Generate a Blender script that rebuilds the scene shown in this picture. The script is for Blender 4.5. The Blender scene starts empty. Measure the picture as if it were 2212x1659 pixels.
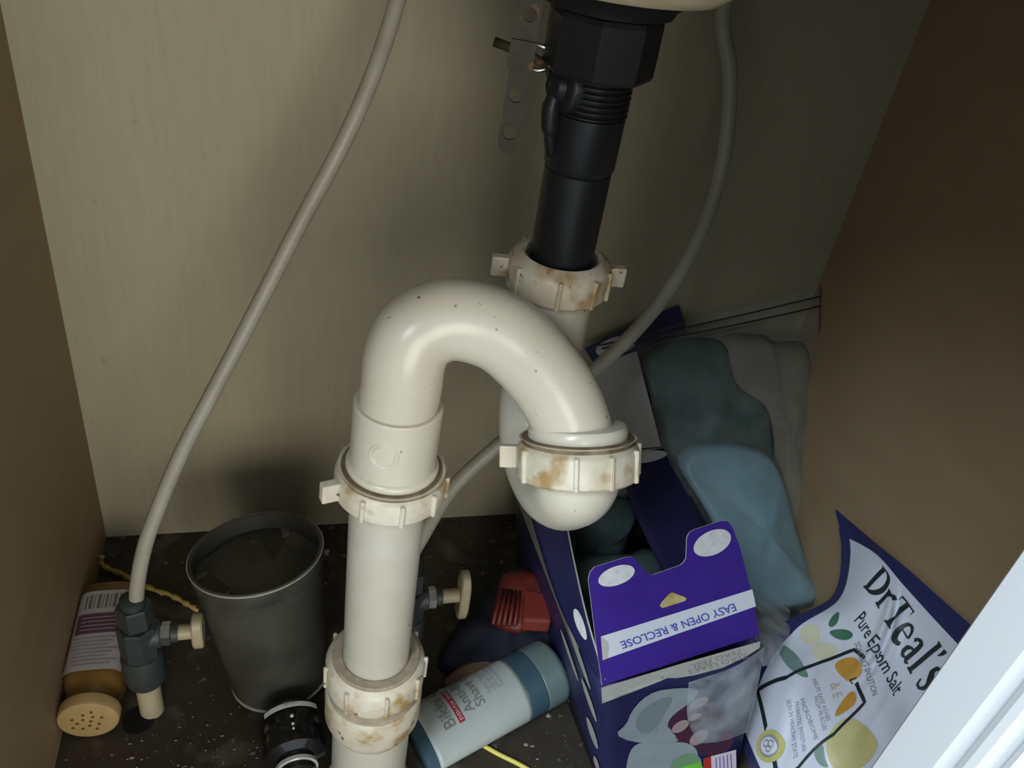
import bpy, bmesh, math, random
from mathutils import Vector, Matrix, noise

# ------------------------------------------------------------------ camera, world, light, exposure
sc = bpy.context.scene
COL = sc.collection
cd = bpy.data.cameras.new('camera'); cd.sensor_width = 36.0; cd.lens = 36.0*1810/2212; cd.clip_start = 0.01
co = bpy.data.objects.new('camera', cd); COL.objects.link(co)
co.matrix_world = Matrix(((0.967256,0.015860,-0.253308,0.155239),(-0.214018,0.587455,-0.780444,-0.553850),(0.136429,0.809101,0.571613,0.560000),(0,0,0,1)))
sc.camera = co

w = bpy.data.worlds.new('room_light'); sc.world = w; w.use_nodes = True
bg = w.node_tree.nodes['Background']; bg.inputs[0].default_value = (0.80, 0.92, 1.0, 1); bg.inputs[1].default_value = 0.85

def area(name, loc, target, size, power, col):
    l = bpy.data.lights.new(name, 'AREA'); l.shape = 'RECTANGLE'; l.size = size[0]; l.size_y = size[1]
    l.energy = power; l.color = col
    o = bpy.data.objects.new(name, l); COL.objects.link(o); o.location = loc
    o.rotation_euler = (Vector(target)-Vector(loc)).to_track_quat('-Z', 'Y').to_euler()
    return o
area('bathroom_window_light', (-0.85, -1.25, 1.75), (0.45, -0.28, 0.12), (0.9, 0.9), 68, (0.80, 0.91, 1.0))
area('front_fill_light', (0.27, -2.3, 0.66), (0.18, 0.0, 0.30), (1.0, 1.0), 22, (1.0, 0.95, 0.84))  # warm fill added in front to brighten the left of the back panel

sc.view_settings.view_transform = 'Standard'; sc.view_settings.look = 'None'
sc.view_settings.exposure = 0.0; sc.view_settings.gamma = 1.0; sc.view_settings.use_curve_mapping = False

# ------------------------------------------------------------------ materials
def srgb(r, g, b):
    return tuple(((c/255)/12.92 if c/255 <= .04045 else ((c/255+.055)/1.055)**2.4) for c in (r, g, b)) + (1,)
MATS = {}
def mat(name, col, rough=.5, metal=0, var=None, vscale=20, bump=0, bscale=200, spots=None, coat=0, stretch=None, trans=0, alpha=1, spec=None):
    """col / var: two linear colours mixed by noise; spots: (colour, scale, threshold) list of dirt specks"""
    if name in MATS: return MATS[name]
    m = bpy.data.materials.new(name); m.use_nodes = True; MATS[name] = m
    nt = m.node_tree; N = nt.nodes; L = nt.links; b = N['Principled BSDF']
    b.inputs['Roughness'].default_value = rough; b.inputs['Metallic'].default_value = metal
    b.inputs['Coat Weight'].default_value = coat; b.inputs['Transmission Weight'].default_value = trans
    b.inputs['Alpha'].default_value = alpha
    if spec is not None: b.inputs['Specular IOR Level'].default_value = spec
    tc = N.new('ShaderNodeTexCoord'); vec = tc.outputs['Object']
    if stretch:
        mp = N.new('ShaderNodeMapping'); mp.inputs['Scale'].default_value = stretch; L.new(vec, mp.inputs[0]); svec = mp.outputs[0]
    else: svec = vec
    cur = None
    rgb = N.new('ShaderNodeRGB'); rgb.outputs[0].default_value = col; cur = rgb.outputs[0]
    def mixin(cur, colour, fac):
        mx = N.new('ShaderNodeMix'); mx.data_type = 'RGBA'; L.new(fac, mx.inputs[0]); L.new(cur, mx.inputs[6]); mx.inputs[7].default_value = colour
        return mx.outputs[2]
    if var:
        n = N.new('ShaderNodeTexNoise'); n.inputs['Scale'].default_value = vscale; n.inputs['Detail'].default_value = 5; L.new(svec, n.inputs['Vector'])
        r = N.new('ShaderNodeValToRGB'); r.color_ramp.elements[0].position = .35; r.color_ramp.elements[1].position = .68; L.new(n.outputs[0], r.inputs[0])
        cur = mixin(cur, var, r.outputs[0])
    for (c, s, th) in (spots or []):
        n = N.new('ShaderNodeTexNoise'); n.inputs['Scale'].default_value = s; n.inputs['Detail'].default_value = 3; L.new(vec, n.inputs['Vector'])
        r = N.new('ShaderNodeValToRGB'); r.color_ramp.elements[0].position = th; r.color_ramp.elements[1].position = min(1, th+(.14 if s < 100 else .06)); L.new(n.outputs[0], r.inputs[0])
        cur = mixin(cur, c, r.outputs[0])
    L.new(cur, b.inputs['Base Color'])
    if bump:
        n = N.new('ShaderNodeTexNoise'); n.inputs['Scale'].default_value = bscale; n.inputs['Detail'].default_value = 3; L.new(svec, n.inputs['Vector'])
        bp = N.new('ShaderNodeBump'); bp.inputs['Strength'].default_value = bump; bp.inputs['Distance'].default_value = .001
        L.new(n.outputs[0], bp.inputs['Height']); L.new(bp.outputs[0], b.inputs['Normal'])
    return m

def film_mat(name, tint, haze, gloss):
    m = bpy.data.materials.new(name); m.use_nodes = True; nt = m.node_tree; N = nt.nodes; L = nt.links
    b = N['Principled BSDF']; b.inputs['Base Color'].default_value = tint; b.inputs['Roughness'].default_value = gloss
    tr = N.new('ShaderNodeBsdfTransparent'); mx = N.new('ShaderNodeMixShader'); out = N['Material Output']
    n = N.new('ShaderNodeTexNoise'); n.inputs['Scale'].default_value = 45; n.inputs['Detail'].default_value = 4
    tc = N.new('ShaderNodeTexCoord'); L.new(tc.outputs['Object'], n.inputs['Vector'])
    r = N.new('ShaderNodeMapRange'); r.inputs[1].default_value = .35; r.inputs[2].default_value = .7
    r.inputs[3].default_value = haze*.4; r.inputs[4].default_value = haze*1.5; L.new(n.outputs[0], r.inputs[0])
    L.new(r.outputs[0], mx.inputs[0]); L.new(tr.outputs[0], mx.inputs[1]); L.new(b.outputs[0], mx.inputs[2]); L.new(mx.outputs[0], out.inputs[0])
    return m

PVC = mat('white_pvc', (.58,.545,.45,1), .28, var=(.52,.475,.37,1), vscale=14, spots=[((.10,.075,.045,1), 210, .70), ((.30,.24,.14,1), 55, .70)])
PVCN = mat('white_pvc_nut', (.58,.54,.44,1), .42, var=(.46,.395,.28,1), vscale=60, spots=[((.33,.215,.085,1), 58, .535), ((.10,.065,.03,1), 170, .65)], bump=.15, bscale=400)
PVCT = mat('white_pvc_tube', (.51,.485,.41,1), .34, var=(.46,.43,.35,1), vscale=30, spots=[((.16,.13,.08,1), 120, .71)])
DUST = mat('dusty_beige', (.34,.29,.21,1), .8, var=(.25,.20,.14,1), vscale=160)
GRIME = mat('grimy_washer', (.20,.15,.09,1), .7, var=(.10,.07,.04,1), vscale=120)
BLACKP = mat('black_plastic', (.009,.010,.012,1), .38, var=(.013,.014,.016,1), vscale=40, spec=.28)
BLACKR = mat('black_rubber', (.007,.007,.008,1), .6, spec=.25)
RUST = mat('rusty_brass', (.036,.026,.011,1), .6, metal=.1, var=(.016,.011,.004,1), vscale=90, spots=[((.12,.05,.02,1), 140, .6)])
STEEL = mat('bright_steel', (.62,.62,.60,1), .28, metal=1)
GREYT = mat('grey_supply_tube', (.36,.345,.28,1), .45, var=(.31,.29,.23,1), vscale=40)
GREYV = mat('grey_valve_plastic', (.040,.048,.045,1), .5, var=(.028,.033,.032,1), vscale=50)
CREAM = mat('cream_plastic', (.44,.385,.25,1), .45, var=(.36,.30,.185,1), vscale=60)
BACKW = mat('beige_painted_panel', (.355,.322,.215,1), .6, var=(.335,.302,.198,1), vscale=22, stretch=(9,9,1), bump=.25, bscale=110, spots=[((.20,.16,.09,1), 70, .715), ((.27,.22,.14,1), 14, .72)])
SIDEW = mat('brown_laminate', (.32,.225,.125,1), .6, var=(.29,.202,.11,1), vscale=12, stretch=(1,1,3), bump=.1, bscale=150)
FLOORM = mat('dark_vinyl', (.040,.031,.020,1), .6, var=(.024,.019,.012,1), vscale=30, spots=[((.085,.072,.052,1), 30, .56), ((.20,.175,.13,1), 110, .66)], bump=.3, bscale=120)
WHITEP = mat('white_gloss_paint', (.50,.515,.53,1), .45, bump=.06, bscale=60, spots=[((.5,.5,.5,1), 50, .80)])
CERAM = mat('cream_ceramic', (.62,.53,.36,1), .35, var=(.50,.40,.25,1), vscale=70, spots=[((.75,.68,.55,1), 120, .64)])
COUNTER = mat('counter_board', (.30,.24,.16,1), .7)
AMBER = mat('amber_plastic', (.20,.105,.028,1), .22, var=(.14,.07,.018,1), vscale=40, coat=.4)
TANCAP = mat('tan_cap', (.42,.29,.12,1), .5, var=(.36,.24,.095,1), vscale=60)
HOLE = mat('brown_hole', (.12,.045,.012,1), .8)
LABELW = mat('label_paper', (.48,.44,.45,1), .55)
PURPLE = mat('label_purple', (.13,.05,.10,1), .5)
INKG = mat('ink_grey', (.30,.28,.28,1), .6)
INKD = mat('ink_dark', (.16,.16,.15,1), .6)
CUP = mat('smoky_plastic', (.040,.038,.031,1), .38, var=(.075,.072,.06,1), vscale=22, bump=.15, bscale=250)
CUPIN = mat('dusty_inside', (.15,.145,.115,1), .6, var=(.07,.066,.052,1), vscale=26)
CHROME_GLINT = mat('chrome_and_rim_glint', (.58,.58,.54,1), .25, metal=.35)  # chrome trim, also the pale colour of the tumbler's painted rim highlight
GLOSSK = mat('gloss_black', (.008,.008,.008,1), .12, coat=.5)
WHITEL = mat('white_strip', (.66,.66,.60,1), .5)
TWINE = mat('yellow_twine', (.50,.37,.10,1), .8, var=(.34,.25,.07,1), vscale=220)
TIE = mat('yellow_tie', (.70,.58,.12,1), .45)
TEALTUBE = mat('teal_tube', (.12,.17,.165,1), .32)
TUBEW = mat('pale_tube', (.38,.41,.39,1), .36, var=(.33,.37,.355,1), vscale=20)
TUBEB = mat('blue_tube_band', (.035,.075,.105,1), .38)
TUBEB2 = mat('steel_blue_band', (.03,.065,.09,1), .38)
REDBAR = mat('red_bar', (.28,.02,.025,1), .5)
REDP = mat('red_packet', (.14,.018,.011,1), .5, var=(.09,.010,.007,1), vscale=60)
NAVYC = mat('navy_cloth', (.005,.007,.020,1), .8, var=(.003,.004,.012,1), vscale=60, bump=.3, bscale=300)
TANP = mat('tan_packet', (.17,.10,.06,1), .6)
BOXP = mat('box_purple', (.052,.022,.26,1), .38, var=(.046,.019,.23,1), vscale=40)
BOXN = mat('box_navy', (.018,.020,.085,1), .42, var=(.014,.015,.065,1), vscale=40)
BOXW = mat('box_card_white', (.50,.49,.44,1), .6, var=(.44,.43,.385,1), vscale=40)
GLUE = mat('glue_dot', (.72,.72,.71,1), .6, var=(.60,.60,.59,1), vscale=260)
STRIPW = mat('strip_white', (.66,.68,.74,1), .5)
INKB = mat('ink_blue', (.09,.10,.42,1), .5)
GOLD = mat('gold_print', (.58,.50,.24,1), .45, var=(.42,.33,.10,1), vscale=120)
PADG = mat('pad_grey', (.30,.34,.36,1), .6, var=(.26,.295,.31,1), vscale=50)
PADG2 = mat('pad_grey_shade', (.20,.235,.25,1), .6)
MAROON = mat('maroon_print', (.085,.022,.040,1), .45, var=(.05,.018,.05,1), vscale=45)
BEADP = mat('bead_print', (.36,.27,.26,1), .5)
GREENB = mat('bright_green_print', (.16,.55,.05,1), .5)
GREENP = mat('pale_green_print', (.17,.30,.17,1), .5)
REDPR = mat('red_print', (.42,.03,.03,1), .5)
PINKB = mat('pink_white_print', (.66,.55,.62,1), .5)
PACKT = mat('teal_pack', (.042,.095,.078,1), .5, var=(.03,.07,.058,1), vscale=25, bump=.3, bscale=70)
PACKB = mat('pale_blue_pack', (.24,.40,.47,1), .40, var=(.18,.32,.38,1), vscale=22, bump=.3, bscale=60)
INPACK = mat('inner_pack', (.085,.13,.13,1), .5, var=(.055,.085,.085,1), vscale=60, bump=.4, bscale=200)
WCLOTH = mat('offwhite_cloth', (.20,.18,.125,1), .85, var=(.165,.145,.10,1), vscale=35, bump=.3, bscale=90)
FILM = film_mat('clear_film', (.55,.60,.60,1), .07, .18)
FILM2 = film_mat('clear_film_wrapper', (.60,.66,.70,1), .28, .25)
ZIPM = mat('zip_rib', (.045,.035,.05,1), .4)
BAGW = mat('bag_white', (.66,.69,.78,1), .36, var=(.60,.63,.72,1), vscale=25, bump=.12, bscale=50)
BAGN = mat('bag_navy', (.020,.025,.105,1), .38, var=(.03,.03,.10,1), vscale=30)
BAGI = mat('bag_ink', (.015,.022,.025,1), .5)
LEMON = mat('lemon_print', (.58,.54,.26,1), .45, var=(.50,.44,.17,1), vscale=50)
LEMON2 = mat('pale_lemon_print', (.66,.64,.46,1), .45)
ORANGE = mat('orange_print', (.60,.33,.07,1), .4, var=(.48,.24,.04,1), vscale=60)
LEAF = mat('leaf_print', (.07,.20,.12,1), .45, var=(.05,.14,.09,1), vscale=60)
LEAF2 = mat('leaf_grey_print', (.13,.24,.19,1), .45, var=(.20,.30,.27,1), vscale=60)
BADGE = mat('badge_print', (.50,.47,.16,1), .45)
INKM = mat('ink_mid', (.27,.28,.31,1), .6)

# ------------------------------------------------------------------ helpers
def sub(p, o): return (p[0]-o[0], p[1]-o[1], p[2]-o[2])
def thing(name, label, cat, loc, group=None):
    o = bpy.data.objects.new(name, None); COL.objects.link(o); o.location = loc; o.empty_display_size = .01
    o['label'] = label; o['category'] = cat; o['off'] = tuple(loc)
    if group: o['group'] = group
    return o
def mesh(name, V, F, m, parent=None, smooth=False, label=None):
    off = tuple(parent['off']) if parent is not None else (0, 0, 0)
    me = bpy.data.meshes.new(name); me.from_pydata([sub(v, off) for v in V], [], F); me.validate()
    mats = m if isinstance(m, (list, tuple)) else [m]
    for k in mats: me.materials.append(k)
    if smooth: me.shade_smooth()
    bm = bmesh.new(); bm.from_mesh(me); bmesh.ops.recalc_face_normals(bm, faces=bm.faces); bm.to_mesh(me); bm.free()
    o = bpy.data.objects.new(name, me); COL.objects.link(o)
    if parent is not None: o.parent = parent; o['off'] = off
    if label: o['label'] = label
    return o
def tag(o, label, cat, group=None):
    o['label'] = label; o['category'] = cat
    if group: o['group'] = group
    return o
def struct(o, label=None):
    o['kind'] = 'structure'
    if label: o['label'] = label
    return o
def boxvf(x0, x1, y0, y1, z0, z1):
    V = [(x, y, z) for x in (x0, x1) for y in (y0, y1) for z in (z0, z1)]
    return V, [(0,1,3,2),(4,6,7,5),(0,4,5,1),(2,3,7,6),(0,2,6,4),(1,5,7,3)]
def bevel(o, wd, seg=2):
    b = o.modifiers.new('bevel', 'BEVEL'); b.width = wd; b.segments = seg; b.limit_method = 'ANGLE'; b.angle_limit = .6
    return o
def crom(pts, n):
    P = [Vector(p) for p in pts]; P = [P[0]*2-P[1]] + P + [P[-1]*2-P[-2]]; out = []
    for i in range(1, len(P)-2):
        for k in range(n):
            t = k/n; a, b, c, d = P[i-1], P[i], P[i+1], P[i+2]
            out.append(.5*((2*b)+(c-a)*t+(2*a-5*b+4*c-d)*t*t+(3*b-a-3*c+d)*t*t*t))
    out.append(P[-2]); return out
def frames(pts):
    T = []
    for i in range(len(pts)):
        a = pts[max(0, i-1)]; b = pts[min(len(pts)-1, i+1)]; T.append((b-a).normalized())
    u = T[0].orthogonal().normalized(); U = []
    for t in T:
        u = (u - t*u.dot(t)).normalized(); U.append(u)
    return T, U
def tubevf(pts, rad, seg=24, cap=True):
    pts = [Vector(p) for p in pts]; T, U = frames(pts); V = []; F = []
    for i, p in enumerate(pts):
        r = rad[i] if isinstance(rad, (list, tuple)) else rad; w_ = T[i].cross(U[i])
        for k in range(seg):
            a = 2*math.pi*k/seg; V.append(tuple(p + U[i]*(r*math.cos(a)) + w_*(r*math.sin(a))))
    for i in range(len(pts)-1):
        for k in range(seg):
            F.append((i*seg+k, i*seg+(k+1) % seg, (i+1)*seg+(k+1) % seg, (i+1)*seg+k))
    if cap:
        F.append(tuple(range(seg))); F.append(tuple((len(pts)-1)*seg+k for k in range(seg)))
    return V, F
def axisframe(d, ref=(1, 0, 0)):
    d = Vector(d).normalized(); r = Vector(ref); u = (r-d*r.dot(d)).normalized(); return d, u, d.cross(u)
def lathevf(base, d, prof, seg=48, ref=(1, 0, 0), closed=False):
    """prof: list of (radius, height along d)"""
    base = Vector(base); d, u, v = axisframe(d, ref); V = []; F = []
    for r, h in prof:
        for k in range(seg):
            a = 2*math.pi*k/seg; V.append(tuple(base + d*h + u*(r*math.cos(a)) + v*(r*math.sin(a))))
    n = len(prof)
    for i in range(n if closed else n-1):
        j = (i+1) % n
        for k in range(seg): F.append((i*seg+k, i*seg+(k+1) % seg, j*seg+(k+1) % seg, j*seg+k))
    if not closed:
        F.append(tuple(range(seg))); F.append(tuple((n-1)*seg+k for k in range(seg)))
    return V, F
def orient_box(c, ex, ey, ez, a, b, h):
    c = Vector(c); ex, ey, ez = Vector(ex), Vector(ey), Vector(ez); V = []
    for x in (-a, a):
        for y in (-b, b):
            for z in (-h, h): V.append(tuple(c+ex*x+ey*y+ez*z))
    return V, [(0,1,3,2),(4,6,7,5),(0,4,5,1),(2,3,7,6),(0,2,6,4),(1,5,7,3)]
def autosm(o, ang=40):
    me = o.data; me.shade_smooth()
    try: me.set_sharp_from_angle(angle=math.radians(ang))
    except Exception: pass
    return o

class Patch:
    """smooth surface through a grid of points: rows run down (t), columns to the right (s)"""
    def __init__(self, rows): self.g = [[Vector(p) for p in r] for r in rows]
    @staticmethod
    def _cr(P, x):
        n = len(P)-1; x = x*n; i = int(min(max(math.floor(x), 0), n-1)); t = x-i
        if n == 1: return P[0].lerp(P[1], t)
        b, c = P[i], P[i+1]; a = P[i-1] if i > 0 else b*2-c; d = P[i+2] if i+2 <= n else c*2-b
        return .5*((2*b)+(c-a)*t+(2*a-5*b+4*c-d)*t*t+(3*b-a-3*c+d)*t*t*t)
    def p(self, s, t): return self._cr([self._cr(r, s) for r in self.g], t)
    def n(self, s, t):
        e = .004; a = self.p(s+e, t)-self.p(s-e, t); b = self.p(s, t+e)-self.p(s, t-e)
        return b.cross(a).normalized()
    def at(self, s, t, off=0.0):
        q = self.p(s, t)
        return tuple(q + self.n(s, t)*off) if off else tuple(q)
def sheet(name, pa, m, parent, ns=24, nt=24, th=.0005, back=None, lump=None, smooth=True, label=None):
    """closed sheet: front on the patch, back at th (or back(s,t)) behind it"""
    V = []; F = []
    def fr(s, t):
        o = lump(s, t) if lump else 0
        return pa.at(s, t, o) if o else pa.at(s, t)
    for j in range(nt+1):
        for i in range(ns+1): V.append(fr(i/ns, j/nt))
    K = len(V)
    for j in range(nt+1):
        for i in range(ns+1):
            s, t = i/ns, j/nt; V.append(pa.at(s, t, -(back(s, t) if back else th)))
    W_ = ns+1
    for j in range(nt):
        for i in range(ns):
            a = j*W_+i; F.append((a, a+1, a+W_+1, a+W_)); F.append((K+a, K+a+W_, K+a+W_+1, K+a+1))
    ring = [i for i in range(ns+1)] + [j*W_+ns for j in range(1, nt+1)] + [nt*W_+i for i in range(ns-1, -1, -1)] + [j*W_ for j in range(nt-1, 0, -1)]
    for a, b in zip(ring, ring[1:]+ring[:1]): F.append((a, b, K+b, K+a))
    return mesh(name, V, F, m, parent, smooth, label)
def decal(name, pa, poly, m, parent, off=.0005, rings=5, sub_=4, centre=None, label=None):
    """flat print: star-shaped outline in (s,t) filled with rings on the patch"""
    pts = []
    for (a, b) in zip(poly, poly[1:]+poly[:1]):
        for k in range(sub_): pts.append((a[0]+(b[0]-a[0])*k/sub_, a[1]+(b[1]-a[1])*k/sub_))
    c = centre or (sum(p[0] for p in pts)/len(pts), sum(p[1] for p in pts)/len(pts)); n = len(pts)
    V = [pa.at(c[0], c[1], off)]; F = []
    for r in range(1, rings+1):
        for p in pts: V.append(pa.at(c[0]+(p[0]-c[0])*r/rings, c[1]+(p[1]-c[1])*r/rings, off))
    for k in range(n):
        F.append((0, 1+k, 1+(k+1) % n))
        for r in range(rings-1):
            a = 1+r*n; F.append((a+k, a+n+k, a+n+(k+1) % n, a+(k+1) % n))
    return mesh(name, V, F, m, parent, True, label)
def chaikin(P, n=2):
    for _ in range(n):
        Q = []
        for a, b in zip(P, P[1:]+P[:1]): Q += [(a[0]*.75+b[0]*.25, a[1]*.75+b[1]*.25), (a[0]*.25+b[0]*.75, a[1]*.25+b[1]*.75)]
        P = Q
    return P
def oval(c, rs, rt, n=28, rot=0):
    return [(c[0]+rs*math.cos(a)*math.cos(rot)-rt*math.sin(a)*math.sin(rot), c[1]+rs*math.cos(a)*math.sin(rot)+rt*math.sin(a)*math.cos(rot)) for a in [2*math.pi*k/n for k in range(n)]]
def ribbon_pts(line, steps):
    out = []
    for a, b in zip(line[:-1], line[1:]):
        for k in range(steps): out.append(tuple(a[i]+(b[i]-a[i])*k/steps for i in range(len(a))))
    out.append(tuple(line[-1])); return out
def ribbon(name, fn, line, wd, m, parent, steps=6, join=None, bold=1.3):
    """band along a 2-D line (x,y[,w]); fn maps 2-D to 3-D"""
    pts = ribbon_pts(line, steps); V = []; F = []
    for i, p in enumerate(pts):
        a = pts[max(0, i-1)]; b = pts[min(len(pts)-1, i+1)]; dx, dy = b[0]-a[0], b[1]-a[1]; l = math.hypot(dx, dy) or 1
        h = (p[2]*bold if len(p) > 2 else wd)/2; nx, ny = -dy/l*h, dx/l*h
        V.append(fn(p[0]+nx, p[1]+ny)); V.append(fn(p[0]-nx, p[1]-ny))
    for i in range(len(pts)-1): F.append((2*i, 2*i+1, 2*i+3, 2*i+2))
    if join is not None:
        k = len(join[0]); join[0].extend(V); join[1].extend([tuple(x+k for x in f) for f in F]); return None
    return mesh(name, V, F, m, parent)
def font2d(txt, size, align='LEFT', bold=0.0, extr=0):
    cu = bpy.data.curves.new('t', 'FONT'); cu.body = txt; cu.size = size; cu.align_x = align; cu.offset = bold; cu.resolution_u = 3
    o = bpy.data.objects.new('t', cu); COL.objects.link(o)
    dg = bpy.context.evaluated_depsgraph_get(); me = o.evaluated_get(dg).to_mesh()
    V = [(v.co.x, v.co.y) for v in me.vertices]; F = [tuple(p.vertices) for p in me.polygons]
    o.evaluated_get(dg).to_mesh_clear(); bpy.data.objects.remove(o); bpy.data.curves.remove(cu)
    return V, F
def lettering(name, txt, size, fn, m, parent, align='LEFT', bold=0.0):
    V, F = font2d(txt, size, align, bold)
    return mesh(name, [fn(x, y) for x, y in V], F, m, parent)
def rotmap(pa, s0, t0, sx, sy, ang=0, off=.0006):
    """text plane (x right, y up) laid on a patch: sx, sy = s- and t-units for one text unit"""
    c, s_ = math.cos(ang), math.sin(ang)
    def fn(x, y):
        X, Y = x*c-y*s_, x*s_+y*c
        return pa.at(s0+X*sx, t0-Y*sy, off)
    return fn
def pillow(name, outline, n, tf, tb, m, parent, rings=8, lump=0.0, seed=0, fscale=40, sub_=4, smooth=True, pw=.5, label=None):
    """soft closed body: star-shaped 3-D outline puffed out along n in front (tf) and behind (tb)"""
    P = [Vector(p) for p in outline]; pts = []
    for i in range(len(P)):
        for k in range(sub_):
            t = k/sub_; a, b, c, d = P[i-1], P[i], P[(i+1) % len(P)], P[(i+2) % len(P)]
            pts.append(.5*((2*b)+(c-a)*t+(2*a-5*b+4*c-d)*t*t+(3*b-a-3*c+d)*t*t*t))
    c = sum(pts, Vector())/len(pts); n = Vector(n).normalized(); V = []; F = []; N_ = len(pts)
    def side(sgn, th):
        V.append(tuple(c+n*sgn*th)); b0 = len(V)-1
        for r in range(1, rings):
            q = r/rings
            for p in pts:
                pos = c+(p-c)*q; h = th*(1-q*q)**pw
                h *= 1+lump*noise.noise(pos*fscale+Vector((seed, seed*2, 0)))*1.6
                V.append(tuple(pos+n*sgn*h))
        return b0
    b0 = side(1, tf); b1 = side(-1, tb); e = len(V)
    for p in pts: V.append(tuple(p))
    for b in (b0, b1):
        for k in range(N_):
            k2 = (k+1) % N_; F.append((b, b+1+k, b+1+k2))
            for r in range(rings-2):
                a = b+1+r*N_; F.append((a+k, a+N_+k, a+N_+k2, a+k2))
            a = b+1+(rings-2)*N_; F.append((a+k, e+k, e+k2, a+k2))
    return mesh(name, V, F, m, parent, smooth, label)

# ------------------------------------------------------------------ the cabinet
W = 0.592; FY = -0.465; TOP = 0.70
struct(mesh('wall_back', *boxvf(-.02, W+.02, 0, .012, -.02, TOP), BACKW), 'beige painted back panel of the cabinet')
struct(mesh('wall_left', *boxvf(-.016, 0, FY, 0, -.02, TOP), SIDEW), 'brown laminate left side of the cabinet')
struct(mesh('wall_right', *boxvf(W, W+.016, FY, 0, -.02, TOP), SIDEW), 'brown laminate right side of the cabinet')
struct(mesh('floor', *boxvf(0, W, FY, 0, -.016, 0), FLOORM), 'dark dirty vinyl floor of the cabinet')
struct(mesh('ceiling', *boxvf(-.03, W+.03, FY-.03, .012, TOP, TOP+.025), COUNTER), 'underside of the counter')
struct(mesh('trim_1', *boxvf(0, W, FY, FY+.018, .60, TOP), WHITEP), 'white top rail of the cabinet front')

struct(mesh('trim_2', *boxvf(-.045, -.002, FY-.018, FY, -.09, TOP), WHITEP), 'white left stile of the cabinet front')
struct(mesh('trim_3', *boxvf(-.002, W+.016, FY-.018, FY, -.09, -.002), WHITEP), 'white bottom rail of the cabinet front')
# closed right-hand door: routed edge profile swept up the edge (x, y)
prof = [(.2975, -.4635), (.2955, -.4650), (.2953, -.4700), (.2953, -.4765), (.2962, -.4778), (.2974, -.4786), (.2974, -.4792), (.2962, -.4798),
        (.2957, -.4812), (.2960, -.4830), (.2970, -.4842), (.2985, -.4850), (.2985, -.4856), (.2975, -.4862), (.2972, -.4874), (.2982, -.4888), (.3010, -.4896),
        (.330, -.4898), (.334, -.4882), (.338, -.4882), (.342, -.4898), (.590, -.4898), (.5915, -.488), (.5915, -.4635)]
V = []; F = []; n = len(prof)
for z in (.02, .60): V += [(x, y, z) for x, y in prof]
for k in range(n): F.append((k, (k+1) % n, n+(k+1) % n, n+k))
F += [tuple(range(n)), tuple(range(n, 2*n))]
d = struct(autosm(mesh('door_1', V, F, WHITEP), 25), 'white painted cabinet door with a routed edge')

# sink bowl hanging from the counter
SX, SY = .2855, -.199
tag(autosm(mesh('sink_bowl', *lathevf((SX, SY, .5010), (0, 0, 1), [(.020, .004), (.034, .0), (.044, .0015), (.050, .006), (.058, .014), (.085, .028), (.125, .055), (.16, .10), (.178, .15), (.185, .199), (.170, .199), (.160, .15), (.140, .10), (.10, .06), (.05, .035), (.02, .028)], 64), CERAM), 60),
    'cream ceramic sink bowl seen from below above the black drain', 'sink')

# ------------------------------------------------------------------ black drain body under the sink
dr = thing('sink_drain', 'black plastic drain body with hex nut, threads and long tailpiece', 'drain', (SX, SY, .372))
AX = (SX, -.197)
def dz(r, z): return (r, z)
def vl(name, prof, m, parent, seg=48, c=AX, ang=40, label=None, ref=(1, 0, 0)):
    o = mesh(name, *lathevf((c[0], c[1], 0), (0, 0, 1), prof, seg, ref), m, parent, label=label); return autosm(o, ang)
vl('rubber_gasket', [(.021, .492), (.0275, .493), (.0285, .4955), (.034, .5005), (.034, .5035), (.021, .5035)], BLACKR, dr)
hx = vl('hex_nut', [(.018, .4665), (.0235, .4665), (.0245, .468), (.0245, .4895), (.0235, .4915), (.018, .4915)], BLACKP, dr, seg=8, ang=20, ref=(1, .42, 0))
th = []
for k in range(7):
    z = .4490+k*.0026; th += [(.0158, z), (.0172, z+.0008), (.0172, z+.0014), (.0158, z+.0024)]
vl('threaded_collar', [(.012, .4480)]+th+[(.012, .4680)], BLACKP, dr)
vl('drain_body', [(.012, .4225), (.0150, .4225), (.0166, .4250), (.0168, .4490), (.012, .4490)], BLACKP, dr)
vl('tailpiece', [(.0125, .335), (.0156, .335), (.0158, .4225), (.0140, .4240), (.0125, .4240)], BLACKP, dr)
# port boss for the pivot rod, on the left of the body
pc = Vector((SX-.0140, -.200, .4600)); pd = Vector((-1, -.25, .05)).normalized()
autosm(mesh('rod_port', *lathevf(pc, pd, [(.0118, -.006), (.0116, .001), (.0105, .0025), (.0068, .0035), (.0058, .0065), (.0040, .0075)], 32, (0, 0, 1)), BLACKP, dr))
V, F = tubevf(crom([(SX-.0165, -.202, .4620), (SX-.0195, -.202, .452), (SX-.0180, -.202, .440), (SX-.0150, -.200, .430)], 6), [.0035]*6+[.004]*6+[.003]*7, 12)
mesh('port_web', V, F, BLACKP, dr, True)

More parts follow.
